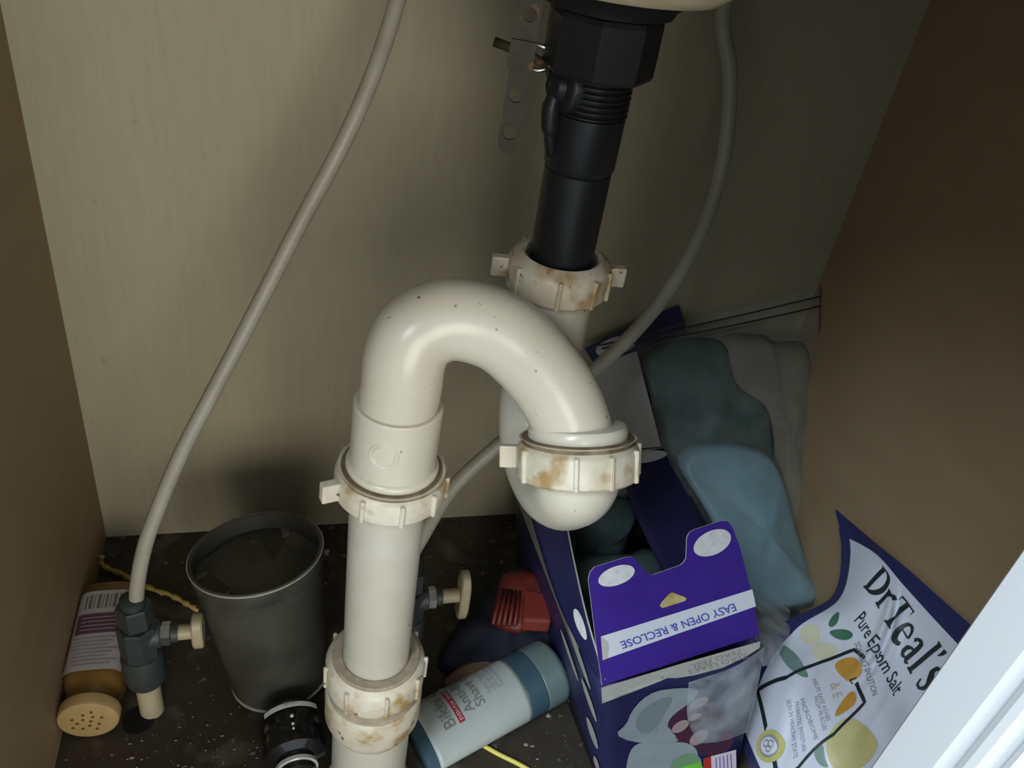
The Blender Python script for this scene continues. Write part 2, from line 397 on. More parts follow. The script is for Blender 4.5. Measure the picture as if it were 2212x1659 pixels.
# perforated lift strap with pivot rod and clip
def strap_vf(hl, wd, holes, th):
    cu = bpy.data.curves.new('s', 'CURVE'); cu.dimensions = '2D'; cu.fill_mode = 'BOTH'; cu.extrude = th/2
    def poly(pts):
        sp = cu.splines.new('POLY'); sp.points.add(len(pts)-1); sp.use_cyclic_u = True
        for q, p in zip(sp.points, pts): q.co = (p[0], p[1], 0, 1)
    r = wd/2
    poly([(r*math.cos(a), -hl+r+r*math.sin(a)) for a in [math.pi+math.pi*k/10 for k in range(11)]] + [(r, hl), (-r, hl)])
    for y in holes: poly([(.0031*math.cos(a), y+.0031*math.sin(a)) for a in [2*math.pi*k/16 for k in range(16)]])
    o = bpy.data.objects.new('s', cu); COL.objects.link(o); dg = bpy.context.evaluated_depsgraph_get(); me = o.evaluated_get(dg).to_mesh()
    V = [tuple(v.co) for v in me.vertices]; F = [tuple(p.vertices) for p in me.polygons]
    o.evaluated_get(dg).to_mesh_clear(); bpy.data.objects.remove(o); bpy.data.curves.remove(cu); return V, F
sA = Vector((0.2534,-0.1850,0.4235)); sB = Vector((0.2556,-0.1850,0.4903)); up = (sB-sA).normalized(); Lst = (sB-sA).length
sB2 = sA+up*.20; mid = (sA+sB2)/2
sx = Vector((.96, -.28, 0)); sx = (sx-up*sx.dot(up)).normalized(); sn = up.cross(sx)
def alongv(u, v, Lp=Lst): return 0
hz = [(.0095+k*.0172)-.10 for k in range(11) if k not in (2,)]
SV, SF = strap_vf(.10, .0098, hz, .0013)
st = thing('lift_strap', 'rusty perforated metal strap hanging beside the black drain', 'strap', tuple(sA))
autosm(mesh('perforated_strap', [tuple(mid+sx*x+up*y+sn*z) for x, y, z in SV], SF, RUST, st), 30)
cp = sA+up*.0445
mesh('spring_clip', *orient_box(cp-sn*.0012-sx*.0005, sx, up, sn, .0056, .0060, .0009), RUST, st)
for k in (-1, 1):
    V, F = tubevf(crom([cp+sx*.004+up*.0052*k, cp+sx*.008+up*.0050*k-sn*.001, cp+sx*.0125+up*.0035*k], 5), .0011, 8)
    mesh('clip_prong', V, F, STEEL, st, True, label='bright steel clip prong')
V, F = tubevf([cp-sx*.0135+up*.003, cp+sx*.002+up*.0005, cp+sx*.012-up*.003, pc+pd*.006], .0021, 12)
mesh('pivot_rod', V, F, RUST, st, True)

# ------------------------------------------------------------------ white trap
tr = thing('drain_trap', 'white plastic drain trap with slip nuts arching over to a standpipe', 'pipe', (.2, -.248, 0))
def slip_nut(c, d, ri, ro, h, tabs, ribs, m=PVCN, lip=.002, ref=(1, 0, 0), name='slip_nut', tw=.0085, td=.0045, skirt=0):
    """ring with its bottom at c, axis d; two wing tabs and narrow ribs, each a sub-part"""
    pr = [(ri, 0), (ro-.0012, 0), (ro, .0012), (ro, h*.70), (ro-.0010, h*.80), (ro-.0035, h*.90), (ro-.0055, h*.98), (ri+.0016, h), (ri, h-.0012)]
    o = autosm(mesh(name, *lathevf(c, d, pr, 64, ref, closed=True), m, tr), 35)
    d_, u, v = axisframe(d, ref); c = Vector(c)
    for a in ribs:
        a = math.radians(a); e = u*math.cos(a)+v*math.sin(a); t = d_.cross(e)
        r_ = mesh('rib', *orient_box(c+d_*h*.42+e*(ro+.0002), e, t, d_, .0013, .0011, h*.40), m, o); bevel(r_, .0005, 1)
    for a in tabs:
        a = math.radians(a); e = u*math.cos(a)+v*math.sin(a); t = d_.cross(e)
        r_ = mesh('wing_tab', *orient_box(c+d_*h*.45+e*(ro+td-.001), e, t, d_, td, .0026, tw*.62), m, o); bevel(r_, .0008, 2)
    return o
# u-bend from the tailpiece down, forward and up
LEGB = (.2855, -.197)
RN = Vector((0.2849,-0.2720,0.3006))          # foot of the tilted nut
rd = (Vector((0.2814,-0.2710,0.3242))-Vector((0.2830,-0.2790,0.3085))).normalized()
rd = (rd + Vector((.07, 0, 0))).normalized()
arch = [(0.2007,-0.2465,0.2931),(0.2014,-0.2460,0.3084),(0.2024,-0.2455,0.3218),(0.2034,-0.2450,0.3347),(0.2043,-0.2430,0.3474),(0.2082,-0.2400,0.3570),(0.2164,-0.2380,0.3626),(0.2256,-0.2380,0.3651),(0.2363,-0.2400,0.3644),(0.2473,-0.2440,0.3615),(0.2567,-0.2490,0.3558),(0.2646,-0.2550,0.3493),(0.2714,-0.2610,0.3418),(0.2763,-0.2660,0.3341),(0.2798,-0.2710,0.3257),(0.2820,-0.2750,0.3164),(0.2830,-0.2790,0.3085)]
ub = [(.2855, -.197, .372), (.2855, -.197, .350), (.2855, -.1975, .325), (.2848, -.199, .304), (.2842, -.204, .288), (.2840, -.214, .2755), (.2842, -.229, .2705), (.2848, -.245, .2715), (.2848, -.259, .278), (.2845, -.270, .288)] 
V, F = tubevf(crom(ub + [tuple(Vector(arch[-1])-rd*.004), tuple(Vector(arch[-1])+rd*.012)], 6), .0200, 40)
autosm(mesh('u_bend', V, F, PVC, tr), 40)
V, F = tubevf(crom(arch, 6), .0186, 44)
autosm(mesh('arch_bend', V, F, PVC, tr), 40)
e0 = Vector(arch[-1])
autosm(mesh('flared_collar', *lathevf(e0+rd*.002, rd, [(.018, .010), (.0222, .010), (.0232, .0140), (.0232, .0180), (.0222, .0198), (.0188, .0206)], 56), PVC, tr), 40)
autosm(mesh('washer', *lathevf(e0+rd*.002, rd, [(.018, -.002), (.0260, -.002), (.0260, .0142), (.018, .0146)], 48), GRIME, tr, label='brown grimy washer in the tilted nut'), 30)
slip_nut(e0-rd*.0030, rd, .0256, .0285, .0190, (158,), (195, 250, 282, 318, 350, 20, 60, 100), ref=(1, 0, 0))
# nut on the black tailpiece
vl('washer', [(.0150, .366), (.0215, .366), (.0215, .3745), (.0150, .3745)], GRIME, tr, c=LEGB, label='grimy washer under the tailpiece nut')
slip_nut((LEGB[0], LEGB[1], .3600), (0, 0, 1), .0182, .0262, .0190, (170, 352), (205, 255, 295, 325, 60, 120))
# left leg: coupling, collar, nut, standpipe, lower nut and hub
C0 = Vector((.2000, -.2480, 0)); ld = (Vector((0.2027,-0.2455,0.3250))-Vector((0.2011,-0.2470,0.2754))).normalized()
l0 = Vector((0.2011,-0.2470,0.2754)); hl = (Vector((0.2027,-0.2455,0.3250))-l0).length
autosm(mesh('coupling', *lathevf(l0, ld, [(.018, -.006), (.0207, -.006), (.0209, 0), (.0209, hl-.001), (.0203, hl), (.0187, hl), (.0182, hl-.002)], 56), PVC, tr), 30)
cm = l0+ld*hl*.66; fr_ = Vector((-.36, -.92, .1)); fr_ = (fr_-ld*fr_.dot(ld)).normalized()
for rr, wd_ in ((.0066, .0005), (.0052, .0003)):
    V = []; F = []; s_ = 40; side_ = ld.cross(fr_).normalized()
    for k in range(s_):
        a = 2*math.pi*k/s_
        for r2, lift in ((rr-wd_, .0), (rr, .0006), (rr+wd_, .0)):
            x = r2*math.cos(a); q = fr_*math.cos(x/.0209)*(.0209+lift)+side_*math.sin(x/.0209)*(.0209+lift)
            V.append(tuple(cm+q+ld*r2*math.sin(a)))
    for k in range(s_):
        for j in (0, 1): F.append((3*k+j, 3*k+j+1, 3*((k+1) % s_)+j+1, 3*((k+1) % s_)+j))
    mesh('moulded_mark', V, F, PVC, tr, True)
autosm(mesh('collar', *lathevf(l0, ld, [(.020, .011), (.0218, .011), (.0226, .0128), (.0226, .0142), (.0219, .0154), (.0208, .0160)], 56), PVC, tr), 40)
autosm(mesh('washer', *lathevf(l0, ld, [(.0185, .0), (.0250, .0), (.0250, .0112), (.0244, .0122), (.0185, .0122)], 48), GRIME, tr, label='brown grimy washer in the upper standpipe nut'), 30)
slip_nut(l0-ld*.0035, ld, .0246, .0274, .0155, (196, 62), (236, 275, 312, 345, 20, 100, 140), ref=(1, 0, 0))
V, F = tubevf([(.2004, -.2476, .278), (.2000, -.248, .18), (.1998, -.2482, .10)], .0190, 48)
autosm(mesh('standpipe', V, F, PVCT, tr), 40)
vl('washer', [(.0194, .1385), (.0252, .1385), (.0252, .1440), (.0246, .1446), (.0200, .1446), (.0194, .1438)], DUST, tr, c=(.2, -.248), label='grey brown washer around the standpipe')
slip_nut((.2, -.248, .1215), (0, 0, 1), .0235, .0290, .0225, (), (188, 232, 277, 320, 352, 30, 90, 140))
autosm(mesh('hub', *lathevf((.2, -.248, 0), (0, 0, 1), [(.020, .070), (.0240, .0770), (.0280, .086), (.0290, .089), (.0290, .1120), (.0282, .1132), (.020, .1132)], 56), PVCN, tr), 35)
autosm(mesh('hub_ring', *lathevf((.2, -.248, 0), (0, 0, 1), [(.02, .112), (.0274, .112), (.0274, .1225), (.02, .1225)], 48), DUST, tr), 35)
V, F = tubevf([(.2, -.248, .08), (.2, -.248, .0)], .0242, 48)
autosm(mesh('riser_pipe', V, F, PVCT, tr), 40)
autosm(mesh('floor_flange', *lathevf((.2, -.248, 0), (0, 0, 1), [(.024, 0), (.029, 0), (.0285, .003), (.026, .005), (.0243, .006)], 48), PVCT, tr), 40)

# ------------------------------------------------------------------ supply tubes and shut-off valves
VL = Vector((.0555, -.172, 0)); VR = Vector((.2330, -.160, 0))
lp = [(VL.x+.001, VL.y, .098), (0.0595,-0.1710,0.1269),(0.0667,-0.1660,0.1581),(0.0768,-0.1580,0.1845),(0.0905,-0.1500,0.2161),(0.1081,-0.1400,0.2496),(0.1255,-0.1300,0.2817),(0.1424,-0.1210,0.3140),(0.1611,-0.1130,0.3508),(0.1829,-0.1050,0.3927),(0.1985,-0.0930,0.4260),(0.2121,-0.0750,0.4626), (.226, -.055, .52), (.232, -.045, .62)]
V, F = tubevf(crom(lp, 6), .0046, 16)
tag(autosm(mesh('supply_tube', V, F, GREYT)), 'grey supply tube rising from the valve beside the spice jar', 'tube', 'sink supply tubes')
rp = [(VR.x, VR.y, .090), (0.2322,-0.1600,0.1226),(0.2395,-0.1580,0.1448),(0.2559,-0.1530,0.1803),(0.2805,-0.1470,0.2074),(0.3162,-0.1380,0.2359),(0.3515,-0.1300,0.2651),(0.3804,-0.1180,0.2916),(0.4028,-0.1050,0.3200),(0.4188,-0.0900,0.3557),(0.4241,-0.0780,0.3950),(0.4198,-0.0660,0.4374),(0.4091,-0.0550,0.4767), (.435, -.045, .53), (.42, -.04, .62)]
V, F = tubevf(crom(rp, 6), .0048, 16)
tag(autosm(mesh('supply_tube', V, F, GREYT)), 'grey supply tube curving behind the white trap to the right', 'tube', 'sink supply tubes')
def hexp(c, d, r, z0, z1, seg, ref=(1, .3, 0)): return lathevf(c, d, [(r-.0012, z0), (r, z0+.001), (r, z1-.001), (r-.0012, z1)], seg, ref)
def valve(B, label, hh, hw, hx_):
    t = thing('shutoff_valve', label, 'valve', tuple(B), 'shut-off valves on the cabinet floor'); u = (0, 0, 1)
    autosm(mesh('riser', *lathevf(B, u, [(.0080, 0), (.0080, .045), (.004, .045)], 24), CREAM, t, label='cream plastic riser stub'), 40)
    autosm(mesh('compression_nut', *lathevf(B, u, [(.008, .036), (.0122, .037), (.0135, .044), (.0135, .062), (.0125, .066), (.009, .066)], 32), GREYV, t), 35)
    autosm(mesh('valve_body', *hexp(B, u, .0125, .064, .094, 8), GREYV, t), 25)
    autosm(mesh('outlet_nut', *hexp(B, u, .0108, .0945, .113, 6), GREYV, t), 25)
    autosm(mesh('inlet_collar', *lathevf(B, u, [(.006, .112), (.0075, .112), (.0075, .118), (.006, .119)], 24), GREYV, t), 35)
    b = Vector((B[0], B[1], .082))
    autosm(mesh('packing_nut', *hexp(b, (1, 0, 0), .0078, .013, .0205, 6, (0, 0, 1)), STEEL, t, label='bright steel packing nut'), 25)
    autosm(mesh('bonnet', *lathevf(b, (1, 0, 0), [(.009, .0), (.009, .0135), (.0085, .014)], 24, (0, 0, 1)), GREYV, t), 35)
    autosm(mesh('stem_sleeve', *lathevf(b, (1, 0, 0), [(.0062, .019), (.0062, .0245), (.003, .0245)], 20, (0, 0, 1)), GREYV, t), 35)
    h = mesh('handle_stem', *lathevf(b, (1, 0, 0), [(.0052, .023), (.0050, hx_), (.003, hx_+.001)], 20, (0, 0, 1)), CREAM, t); autosm(h, 35)
    V = []; F = []; s_ = 32
    for x, k in ((hx_-.003, .90), (hx_-.002, 1), (hx_+.003, 1), (hx_+.004, .90)):
        for a in range(s_):
            an = 2*math.pi*a/s_; V.append((b.x+x, b.y+hw*k*math.copysign(abs(math.cos(an))**.7, math.cos(an)), b.z+hh*k*math.copysign(abs(math.sin(an))**.7, math.sin(an))))
    for i in range(3):
        for a in range(s_): F.append((i*s_+a, i*s_+(a+1) % s_, (i+1)*s_+(a+1) % s_, (i+1)*s_+a))
    F += [tuple(range(s_)), tuple(range(3*s_, 4*s_))]
    autosm(mesh('handle', V, F, CREAM, t, label='cream oval handle'), 35)
valve(VL, 'grey shut-off valve with cream handle beside the spice jar', .0135, .008, .0360)
valve(VR, 'grey shut-off valve with long cream handle behind the white standpipe', .0225, .009, .0395)
# knocked-out hole by the left riser
tag(mesh('floor_hole_ring', *lathevf((.0475, -.1795, 0), (0, 0, 1), [(.0105, .0), (.0105, .0006), (.001, .0008)], 24), BLACKR), 'black hole patch in the floor beside the left riser', 'hole')

# ------------------------------------------------------------------ spice jar lying against the left wall
J0 = Vector((.0196, -.1880, .0195)); jd = Vector((.0, 1, 0))
jar = thing('spice_jar', 'amber plastic spice jar lying on the floor with tan sifter cap', 'jar', (J0.x, J0.y, 0))
def sq(r, p, a):  # rounded-square section
    c, s = math.cos(a), math.sin(a); k = (abs(c)**p+abs(s)**p)**(-1/p); return r*k*c, r*k*s
V = []; F = []; sg = 40; secs = [(.012, .006, 2), (.0170, .007, 2), (.0172, .012, 2), (.0162, .015, 2), (.0178, .020, 2.6), (.0190, .027, 3.4), (.0193, .034, 4), (.0193, .099, 4), (.0183, .1035, 4), (.014, .105, 3)]
for r, h, p in secs:
    for k in range(sg):
        x, z = sq(r, p, 2*math.pi*k/sg); V.append((J0.x+x, J0.y+h, J0.z+z))
for i in range(len(secs)-1):
    for k in range(sg): F.append((i*sg+k, i*sg+(k+1) % sg, (i+1)*sg+(k+1) % sg, (i+1)*sg+k))
F += [tuple(range(sg)), tuple(range((len(secs)-1)*sg, len(secs)*sg))]
autosm(mesh('jar_body', V, F, AMBER, jar), 50)
cap = autosm(mesh('cap', *lathevf(J0, jd, [(.0165, -.0012), (.0186, -.0004), (.0193, .001), (.0193, .0075), (.0185, .0085), (.013, .0085)], 48), TANCAP, jar, label='tan sifter cap'), 35)
for k in range(13):
    a = k*2.4; r = .0112*math.sqrt((k+.3)/13); q = J0+Vector((r*math.cos(a)*1.05, -.0014, r*math.sin(a)))
    mesh('sifter_hole', *lathevf(q, jd, [(.0001, -.0002), (.0011, -.0001), (.0011, .0006)], 10), HOLE, cap)
class JarTop:
    def at(self, s, t, off=0):
        a = math.radians(180-(38+104*s)); r = .0194+off; x, z = sq(r, 4, a)
        return (J0.x+x, J0.y+.0945-.0695*t, J0.z+z)
JT = JarTop()
def grid_decal(name, pa, s0, s1, t0, t1, m, parent, off, n=16, k=2):
    V = [pa.at(s0+(s1-s0)*i/n, t0+(t1-t0)*j/k, off) for j in range(k+1) for i in range(n+1)]
    F = [(j*(n+1)+i, j*(n+1)+i+1, (j+1)*(n+1)+i+1, (j+1)*(n+1)+i) for j in range(k) for i in range(n)]
    return mesh(name, V, F, m, parent, True)
lab = grid_decal('label', JT, 0, 1, 0, 1, LABELW, jar, .0003, 24, 4); lab['label'] = 'white paper label with barcode and purple panel'
for k, (a, b) in enumerate([(.17, .20), (.23, .28), (.31, .33), (.37, .43), (.46, .48), (.52, .56), (.60, .62), (.66, .72), (.76, .79), (.83, .86)]):
    grid_decal('barcode_bar', JT, a, b, .06, .24, INKD, lab, .0006, 2, 2)
grid_decal('purple_panel', JT, .10, .95, .31, .56, PURPLE, lab, .0006, 20, 2)
for k in range(4): grid_decal('print_line', JT, .18, .86-.1*(k % 2), .355+.05*k, .37+.05*k, INKG, lab, .0009, 16, 1)
for k in range(8): grid_decal('print_line', JT, .14, .88-.09*(k % 3), .61+.045*k, .622+.045*k, INKG, lab, .0006, 16, 1)

# ------------------------------------------------------------------ yellow twine, zip tie
rnd = random.Random(4)
tw = [(0.0032,-0.0362,0.0040),(0.0185,-0.0466,0.0040),(0.0332,-0.0587,0.0040),(0.0523,-0.0692,0.0040),(0.0700,-0.0813,0.0040),(0.0803,-0.0898,0.0040)]
tw = [(.0035, tw[0][1]+.004, .012)] + tw
V, F = tubevf([p+Vector((rnd.uniform(-1, 1), rnd.uniform(-1, 1), rnd.uniform(0, 1)))*.0006 for p in crom(tw, 6)], [.0019+.0006*math.sin(k*1.9) for k in range(6*(len(tw)-1)+1)], 8)
tag(mesh('yellow_twine', V, F, TWINE, None, True), 'frayed yellow twine lying across the dark floor by the left valve', 'twine')
V, F = tubevf(crom([(0.2798,-0.2281,0.0020),(0.2930,-0.2392,0.0020),(0.3062,-0.2488,0.0020),(0.3217,-0.2620,0.0020)], 5), .0017, 8)
tag(mesh('yellow_tie', V, F, TIE, None, True), 'thin yellow plastic tie on the floor below the shave gel tube', 'tie')

# ------------------------------------------------------------------ smoky cup
cb = Vector((.1440, -.1600, .0060)); cdn = Vector((-.125, .16, 1)).normalized()
cup = thing('smoky_tumbler', 'dark smoky plastic tumbler, dusty, open top, standing tilted', 'cup', tuple(cb))
Hc = .118
pr = [(.004, .0), (.0310, .0), (.0335, .002), (.0350, .006), (.0385, .050), (.0425, .100), (.0435, Hc-.010), (.0440, Hc-.002), (.0434, Hc), (.0420, Hc-.001), (.0412, Hc-.012), (.0365, .050), (.0325, .008), (.004, .006)]
autosm(mesh('cup_shell', *lathevf(cb, cdn, pr, 64), CUP, cup), 40)
autosm(mesh('inner_lining', *lathevf(cb, cdn, [(.0410, Hc-.012), (.0362, .050), (.0322, .009), (.004, .0075), (.004, .0070), (.0324, .0085), (.0364, .050), (.0411, Hc-.012)], 56), CUPIN, cup, label='dusty grey inside of the tumbler'), 40)
autosm(mesh('rim_band', *lathevf(cb, cdn, [(.0436, Hc-.0125), (.0439, Hc-.0120), (.0446, Hc-.0018), (.0442, Hc+.0004), (.0432, Hc+.0006), (.0430, Hc-.001)], 64, closed=True), CUP, cup), 30)
autosm(mesh('rim_highlight', *lathevf(cb, cdn, [(.0437, Hc-.0016), (.0449, Hc-.0014), (.0450, Hc-.0004), (.0437, Hc-.0002)], 64, closed=True), CHROME_GLINT, cup, label='painted highlight around the rim'), 30)  # specular highlight of the rim, put in as a pale ring
autosm(mesh('base_line', *lathevf(cb, cdn, [(.0338, .0018), (.0352, .0026), (.0354, .0036), (.0340, .0042)], 64, closed=True), CHROME_GLINT, cup, label='bright line around the base'), 30)
d_, u_, v_ = axisframe(cdn); V = []; F = []; n_ = 36
for q in range(7):
    for k in range(n_):
        a = 2*math.pi*k/n_; rr_ = .0408*q/6; pz = cb+(u_*math.cos(a)+v_*math.sin(a))*rr_
        V.append(tuple(pz+cdn*(Hc-.016+.004*(q/6)**2+.005*noise.noise(pz*70)*(1-(q/6)**6))))
for q in range(6):
    for k in range(n_): F.append((q*n_+k, q*n_+(k+1) % n_, (q+1)*n_+(k+1) % n_, (q+1)*n_+k))
mesh('dusty_liner', V, F, CUPIN, cup, True, label='dusty crumpled liner inside the tumbler')
# torn film scraps on the right of the rim
for k in range(6):
    a = math.radians(-8+9*k); d_, u_, v_ = axisframe(cdn); q = cb+cdn*(Hc-.004-.007*(k % 3))+(u_*math.cos(a)+v_*math.sin(a))*.0447
    ol = [q+Vector((rnd.uniform(-.003, .003), rnd.uniform(-.002, .002), rnd.uniform(-.004, .004))) for j in range(5)]
    V = [tuple(p) for p in ol]; mesh('torn_scrap', V, [(0, 1, 2), (0, 2, 3), (0, 3, 4)], CUPIN, cup)

# glossy black bottle lying below the tumbler
bt = thing('black_bottle', 'glossy black bottle with a white strip lying below the tumbler', 'bottle', (.158, -.230, 0))
bd = Vector((.10, -.99, .0)).normalized(); b0_ = Vector((.150, -.204, .0215))
autosm(mesh('bottle_body', *lathevf(b0_, bd, [(.004, -.004), (.017, -.003), (.0200, .001), (.0212, .006), (.0212, .026), (.0200, .030), (.0145, .033), (.0125, .034)], 48), GLOSSK, bt), 40)
autosm(mesh('bottle_neck', *lathevf(b0_, bd, [(.0125, .032), (.0125, .044), (.010, .045)], 40), GLOSSK, bt), 40)
autosm(mesh('neck_ring', *lathevf(b0_, bd, [(.0124, .0365), (.0139, .037), (.0139, .0395), (.0124, .040)], 40, closed=True), CHROME_GLINT, bt, label='bright neck ring'), 40)
d_, u_, v_ = axisframe(bd, (0, 0, 1))
V = []; F = []
for k in range(17):
    a = math.radians(-52+104*k/16)
    for h in (.0030, .0068): V.append(tuple(b0_+bd*h+(u_*math.cos(a)+v_*math.sin(a))*.0219))
for k in range(16): F.append((2*k, 2*k+1, 2*k+3, 2*k+2))
mesh('white_strip', V, F, WHITEL, bt, True)
def stripmap(x, y):
    a = -x/.0219; return tuple(b0_+bd*(.0048-y)+(u_*math.cos(a)+v_*math.sin(a))*.0223)
lettering('strip_lettering', 'BEGAS', .0030, stripmap, INKD, bt, 'CENTER')
for h, r in ((.013, .0011), (.019, .0009), (.0225, .0007)):
    mesh('chrome_stud', *lathevf(b0_+bd*h+u_*.0208, u_, [(.0001, .0018), (r, .0014), (r*1.5, 0)], 12), CHROME_GLINT, bt, True)

# ------------------------------------------------------------------ shave gel tube
tA = Vector((0.3511,-0.1864,0.0240)); tB = Vector((0.2339,-0.2273,0.0120)); tdv = (tB-tA); TL_ = tdv.length; tdv.normalize()
gel = thing('shave_gel_tube', 'pale blue and white squeeze tube of shave gel lying on the floor', 'tube', (tA.x, tA.y, 0))
tsd = Vector((tdv.y, -tdv.x, 0)).normalized()      # to the side
tup = tsd.cross(tdv).normalized()
if tup.z < 0: tup = -tup; 
class Gel:
    def sec(self, t):
        # half width, half height along the tube
        e = min(1, math.sqrt(max(0, 1-(1-min(1, t/.10))**2))) if t < .10 else 1
        return .0255*e+.0015*t*e, max(.0012, (.0225*(1-.62*t))*e)
    def pos(self, t, a, off=0):
        hw, hh = self.sec(t); c = tA+tdv*TL_*t; c = Vector((c.x, c.y, max(c.z, hh*.98)*0+hh+.0006))
        return c+tsd*((hw+off)*math.cos(a))+Vector((0, 0, 1))*((hh+off)*math.sin(a))
    def at(self, s, t, off=0):   # s across the upper side, 0 = camera side
        return tuple(self.pos(t, math.radians(8+164*s), off))
GT = Gel()
def gelring(name, t0, t1, m, n=24, sg=40, off=0):
    V = []; F = []
    for i in range(n+1):
        for k in range(sg): V.append(tuple(GT.pos(t0+(t1-t0)*i/n, 2*math.pi*k/sg, off)))
    for i in range(n):
        for k in range(sg): F.append((i*sg+k, i*sg+(k+1) % sg, (i+1)*sg+(k+1) % sg, (i+1)*sg+k))
    F += [tuple(range(sg)), tuple(range(n*sg, (n+1)*sg))]
    return mesh(name, V, F, m, gel, True)
gelring('tube_end', .004, .22, TEALTUBE)
gelring('blue_band', .22, .34, TUBEB)['label'] = 'blue band around the tube'
gelring('tube_body', .34, .94, TUBEW)
gelring('blue_tail', .94, 1.0, TUBEB2)
def gmap(s0, t0, off=.0006):
    # text runs across the tube; its up side points to the tail
    def fn(x, y): return GT.at(s0+x, t0+y*.42, off)
    return fn
def gmap(s0, t0, off=.0006):
    # text runs across the tube; its up side points to the tail
    def fn(x, y): return GT.at(s0-x/.075, t0+y/TL_, off)
    return fn
lettering('brand_lettering', 'Bikini Zone', .0125, gmap(.62, .775), INKD, gel)
grid_decal('red_bar', GT, .20, .62, .72, .755, REDBAR, gel, .0005, 20, 2)
lettering('bar_lettering', 'EVEN FOR SENSITIVE SKIN', .0036, gmap(.60, .727, .0010), PINKB, gel)
lettering('product_lettering', 'Anti-Bump', .0105, gmap(.58, .645), INKD, gel)
lettering('product_lettering', 'Shave Gel', .0105, gmap(.58, .575), INKD, gel)
for k, tx in enumerate(('Fights razor bumps', 'Leaves skin', 'silky & smooth', 'Dermatologist tested')):
    lettering('small_lettering', tx, .0045, gmap(.52, .515-.028*k), INKG, gel)

# ------------------------------------------------------------------ red packet, navy pouch, tan packet behind the tube
tag(pillow('navy_pouch', [(0.2607,-0.1622,0.0020),(0.2864,-0.1237,0.0120),(0.3133,-0.1002,0.0200),(0.3469,-0.0882,0.0300),(0.3651,-0.1022,0.0350),(0.3549,-0.1456,0.0300),(0.3556,-0.1656,0.0150),(0.3273,-0.1715,0.0040),(0.2934,-0.1745,0.0020)], (-.2, -.45, .85), .012, .002, NAVYC, None, lump=.5, seed=3, fscale=70),
    'crumpled navy cloth pouch on the floor behind the shave gel tube', 'pouch')
rp_ = thing('red_packet', 'ribbed red packet lying on the navy pouch', 'packet', (0.3301,-0.1430,0.0300))
pillow('packet_body', [(0.3171,-0.1161,0.0500),(0.3397,-0.1188,0.0550),(0.3482,-0.1341,0.0550),(0.3466,-0.1577,0.0460),(0.3194,-0.1667,0.0400),(0.3018,-0.1515,0.0360),(0.3081,-0.1338,0.0440)], (-.25, -.6, .75), .007, .012, REDP, rp_, rings=6, lump=.3, seed=9, fscale=120, pw=.25)
V = []; F = []
q0 = [Vector(p) for p in [(0.3282,-0.1394,0.0580),(0.3457,-0.1448,0.0580),(0.3416,-0.1721,0.0580),(0.3200,-0.1681,0.0580)]]
nn = (q0[1]-q0[0]).cross(q0[3]-q0[0]).normalized(); nn = nn if nn.z > 0 else -nn
V = [tuple(p) for p in q0]+[tuple(p-nn*.014) for p in q0]
bevel(mesh('packet_flap', V, [(0,1,2,3),(4,7,6,5),(0,4,5,1),(1,5,6,2),(2,6,7,3),(3,7,4,0)], mat('red_packet_bright', (.20,.03,.02,1), .45), rp_), .002)
for k in range(5):
    a = q0[0].lerp(q0[1], -.95+.19*k)+nn*-.004; b = q0[3].lerp(q0[2], -1.0+.19*k)-nn*.008
    V, F = tubevf([a, (a+b)/2+nn*.002, b], .0014, 8); mesh('rib', V, F, REDP, rp_, True)
tag(pillow('tan_packet', [(0.2626,-0.1796,0.0040),(0.2734,-0.1705,0.0080),(0.2898,-0.1678,0.0120),(0.3046,-0.1689,0.0100),(0.2990,-0.1794,0.0080),(0.2727,-0.1881,0.0040)], (0, -.4, .9), .003, .003, TANP, None, lump=.3, seed=5),
    'small tan packet peeking out behind the shave gel tube', 'packet')

# ------------------------------------------------------------------ open carton of pads
FR = [(0.3327,-0.2779,0.1300),(0.4491,-0.2595,0.1300),(0.3608,-0.2742,0.0000),(0.4609,-0.2851,0.0000)]     # front panel TL TR BL BR
FTL, FTR, FBL, FBR = [Vector(p) for p in FR]
BTL = Vector((0.3250,-0.0727,0.1300)); BTR = Vector((0.4567,-0.0605,0.1300)); BBL = Vector((.345, -.070, 0)); BBR = Vector((.470, -.058, 0))
cx_ = thing('pad_box', 'open purple and navy carton with torn flaps and white glue dots', 'box', (.40, -.16, 0))
def qpatch(a, b, c, d): return Patch([[a, b], [c, d]])
PF = qpatch(FTL, FTR, FBL, FBR)
sheet('front_panel', PF, BOXN, cx_, 8, 8, .0007)
PL = qpatch(BTL, FTL, BBL, FBL); sheet('left_panel', PL, BOXN, cx_, 4, 4, .0007)
PR_ = qpatch(FTR, BTR, FBR, BBR); sheet('right_panel', PR_, BOXN, cx_, 4, 4, .0007)
PB = qpatch(BTR, BTL, BBR, BBL); sheet('back_panel', PB, BOXW, cx_, 4, 4, .0007)
sheet('bottom_panel', qpatch(BBL+Vector((0,0,.001)), BBR+Vector((0,0,.001)), FBL+Vector((0,0,.001)), FBR+Vector((0,0,.001))), BOXW, cx_, 2, 2, .0006)
# left panel print: pale patches
grid_decal('pale_print', PL, .0, .80, .015, .26, mat('box_olive_grey', (.20,.195,.15,1), .6), cx_, .0008, 6, 2)
for k, (s, t, a, b) in enumerate([(.80, .20, .12, .045), (.90, .36, .075, .05), (.93, .60, .055, .07), (.70, .42, .10, .035), (.97, .80, .025, .06)]):
    decal('pale_print', PL, oval((s, t), a, b, 18, .25), BOXW, cx_, .0010)
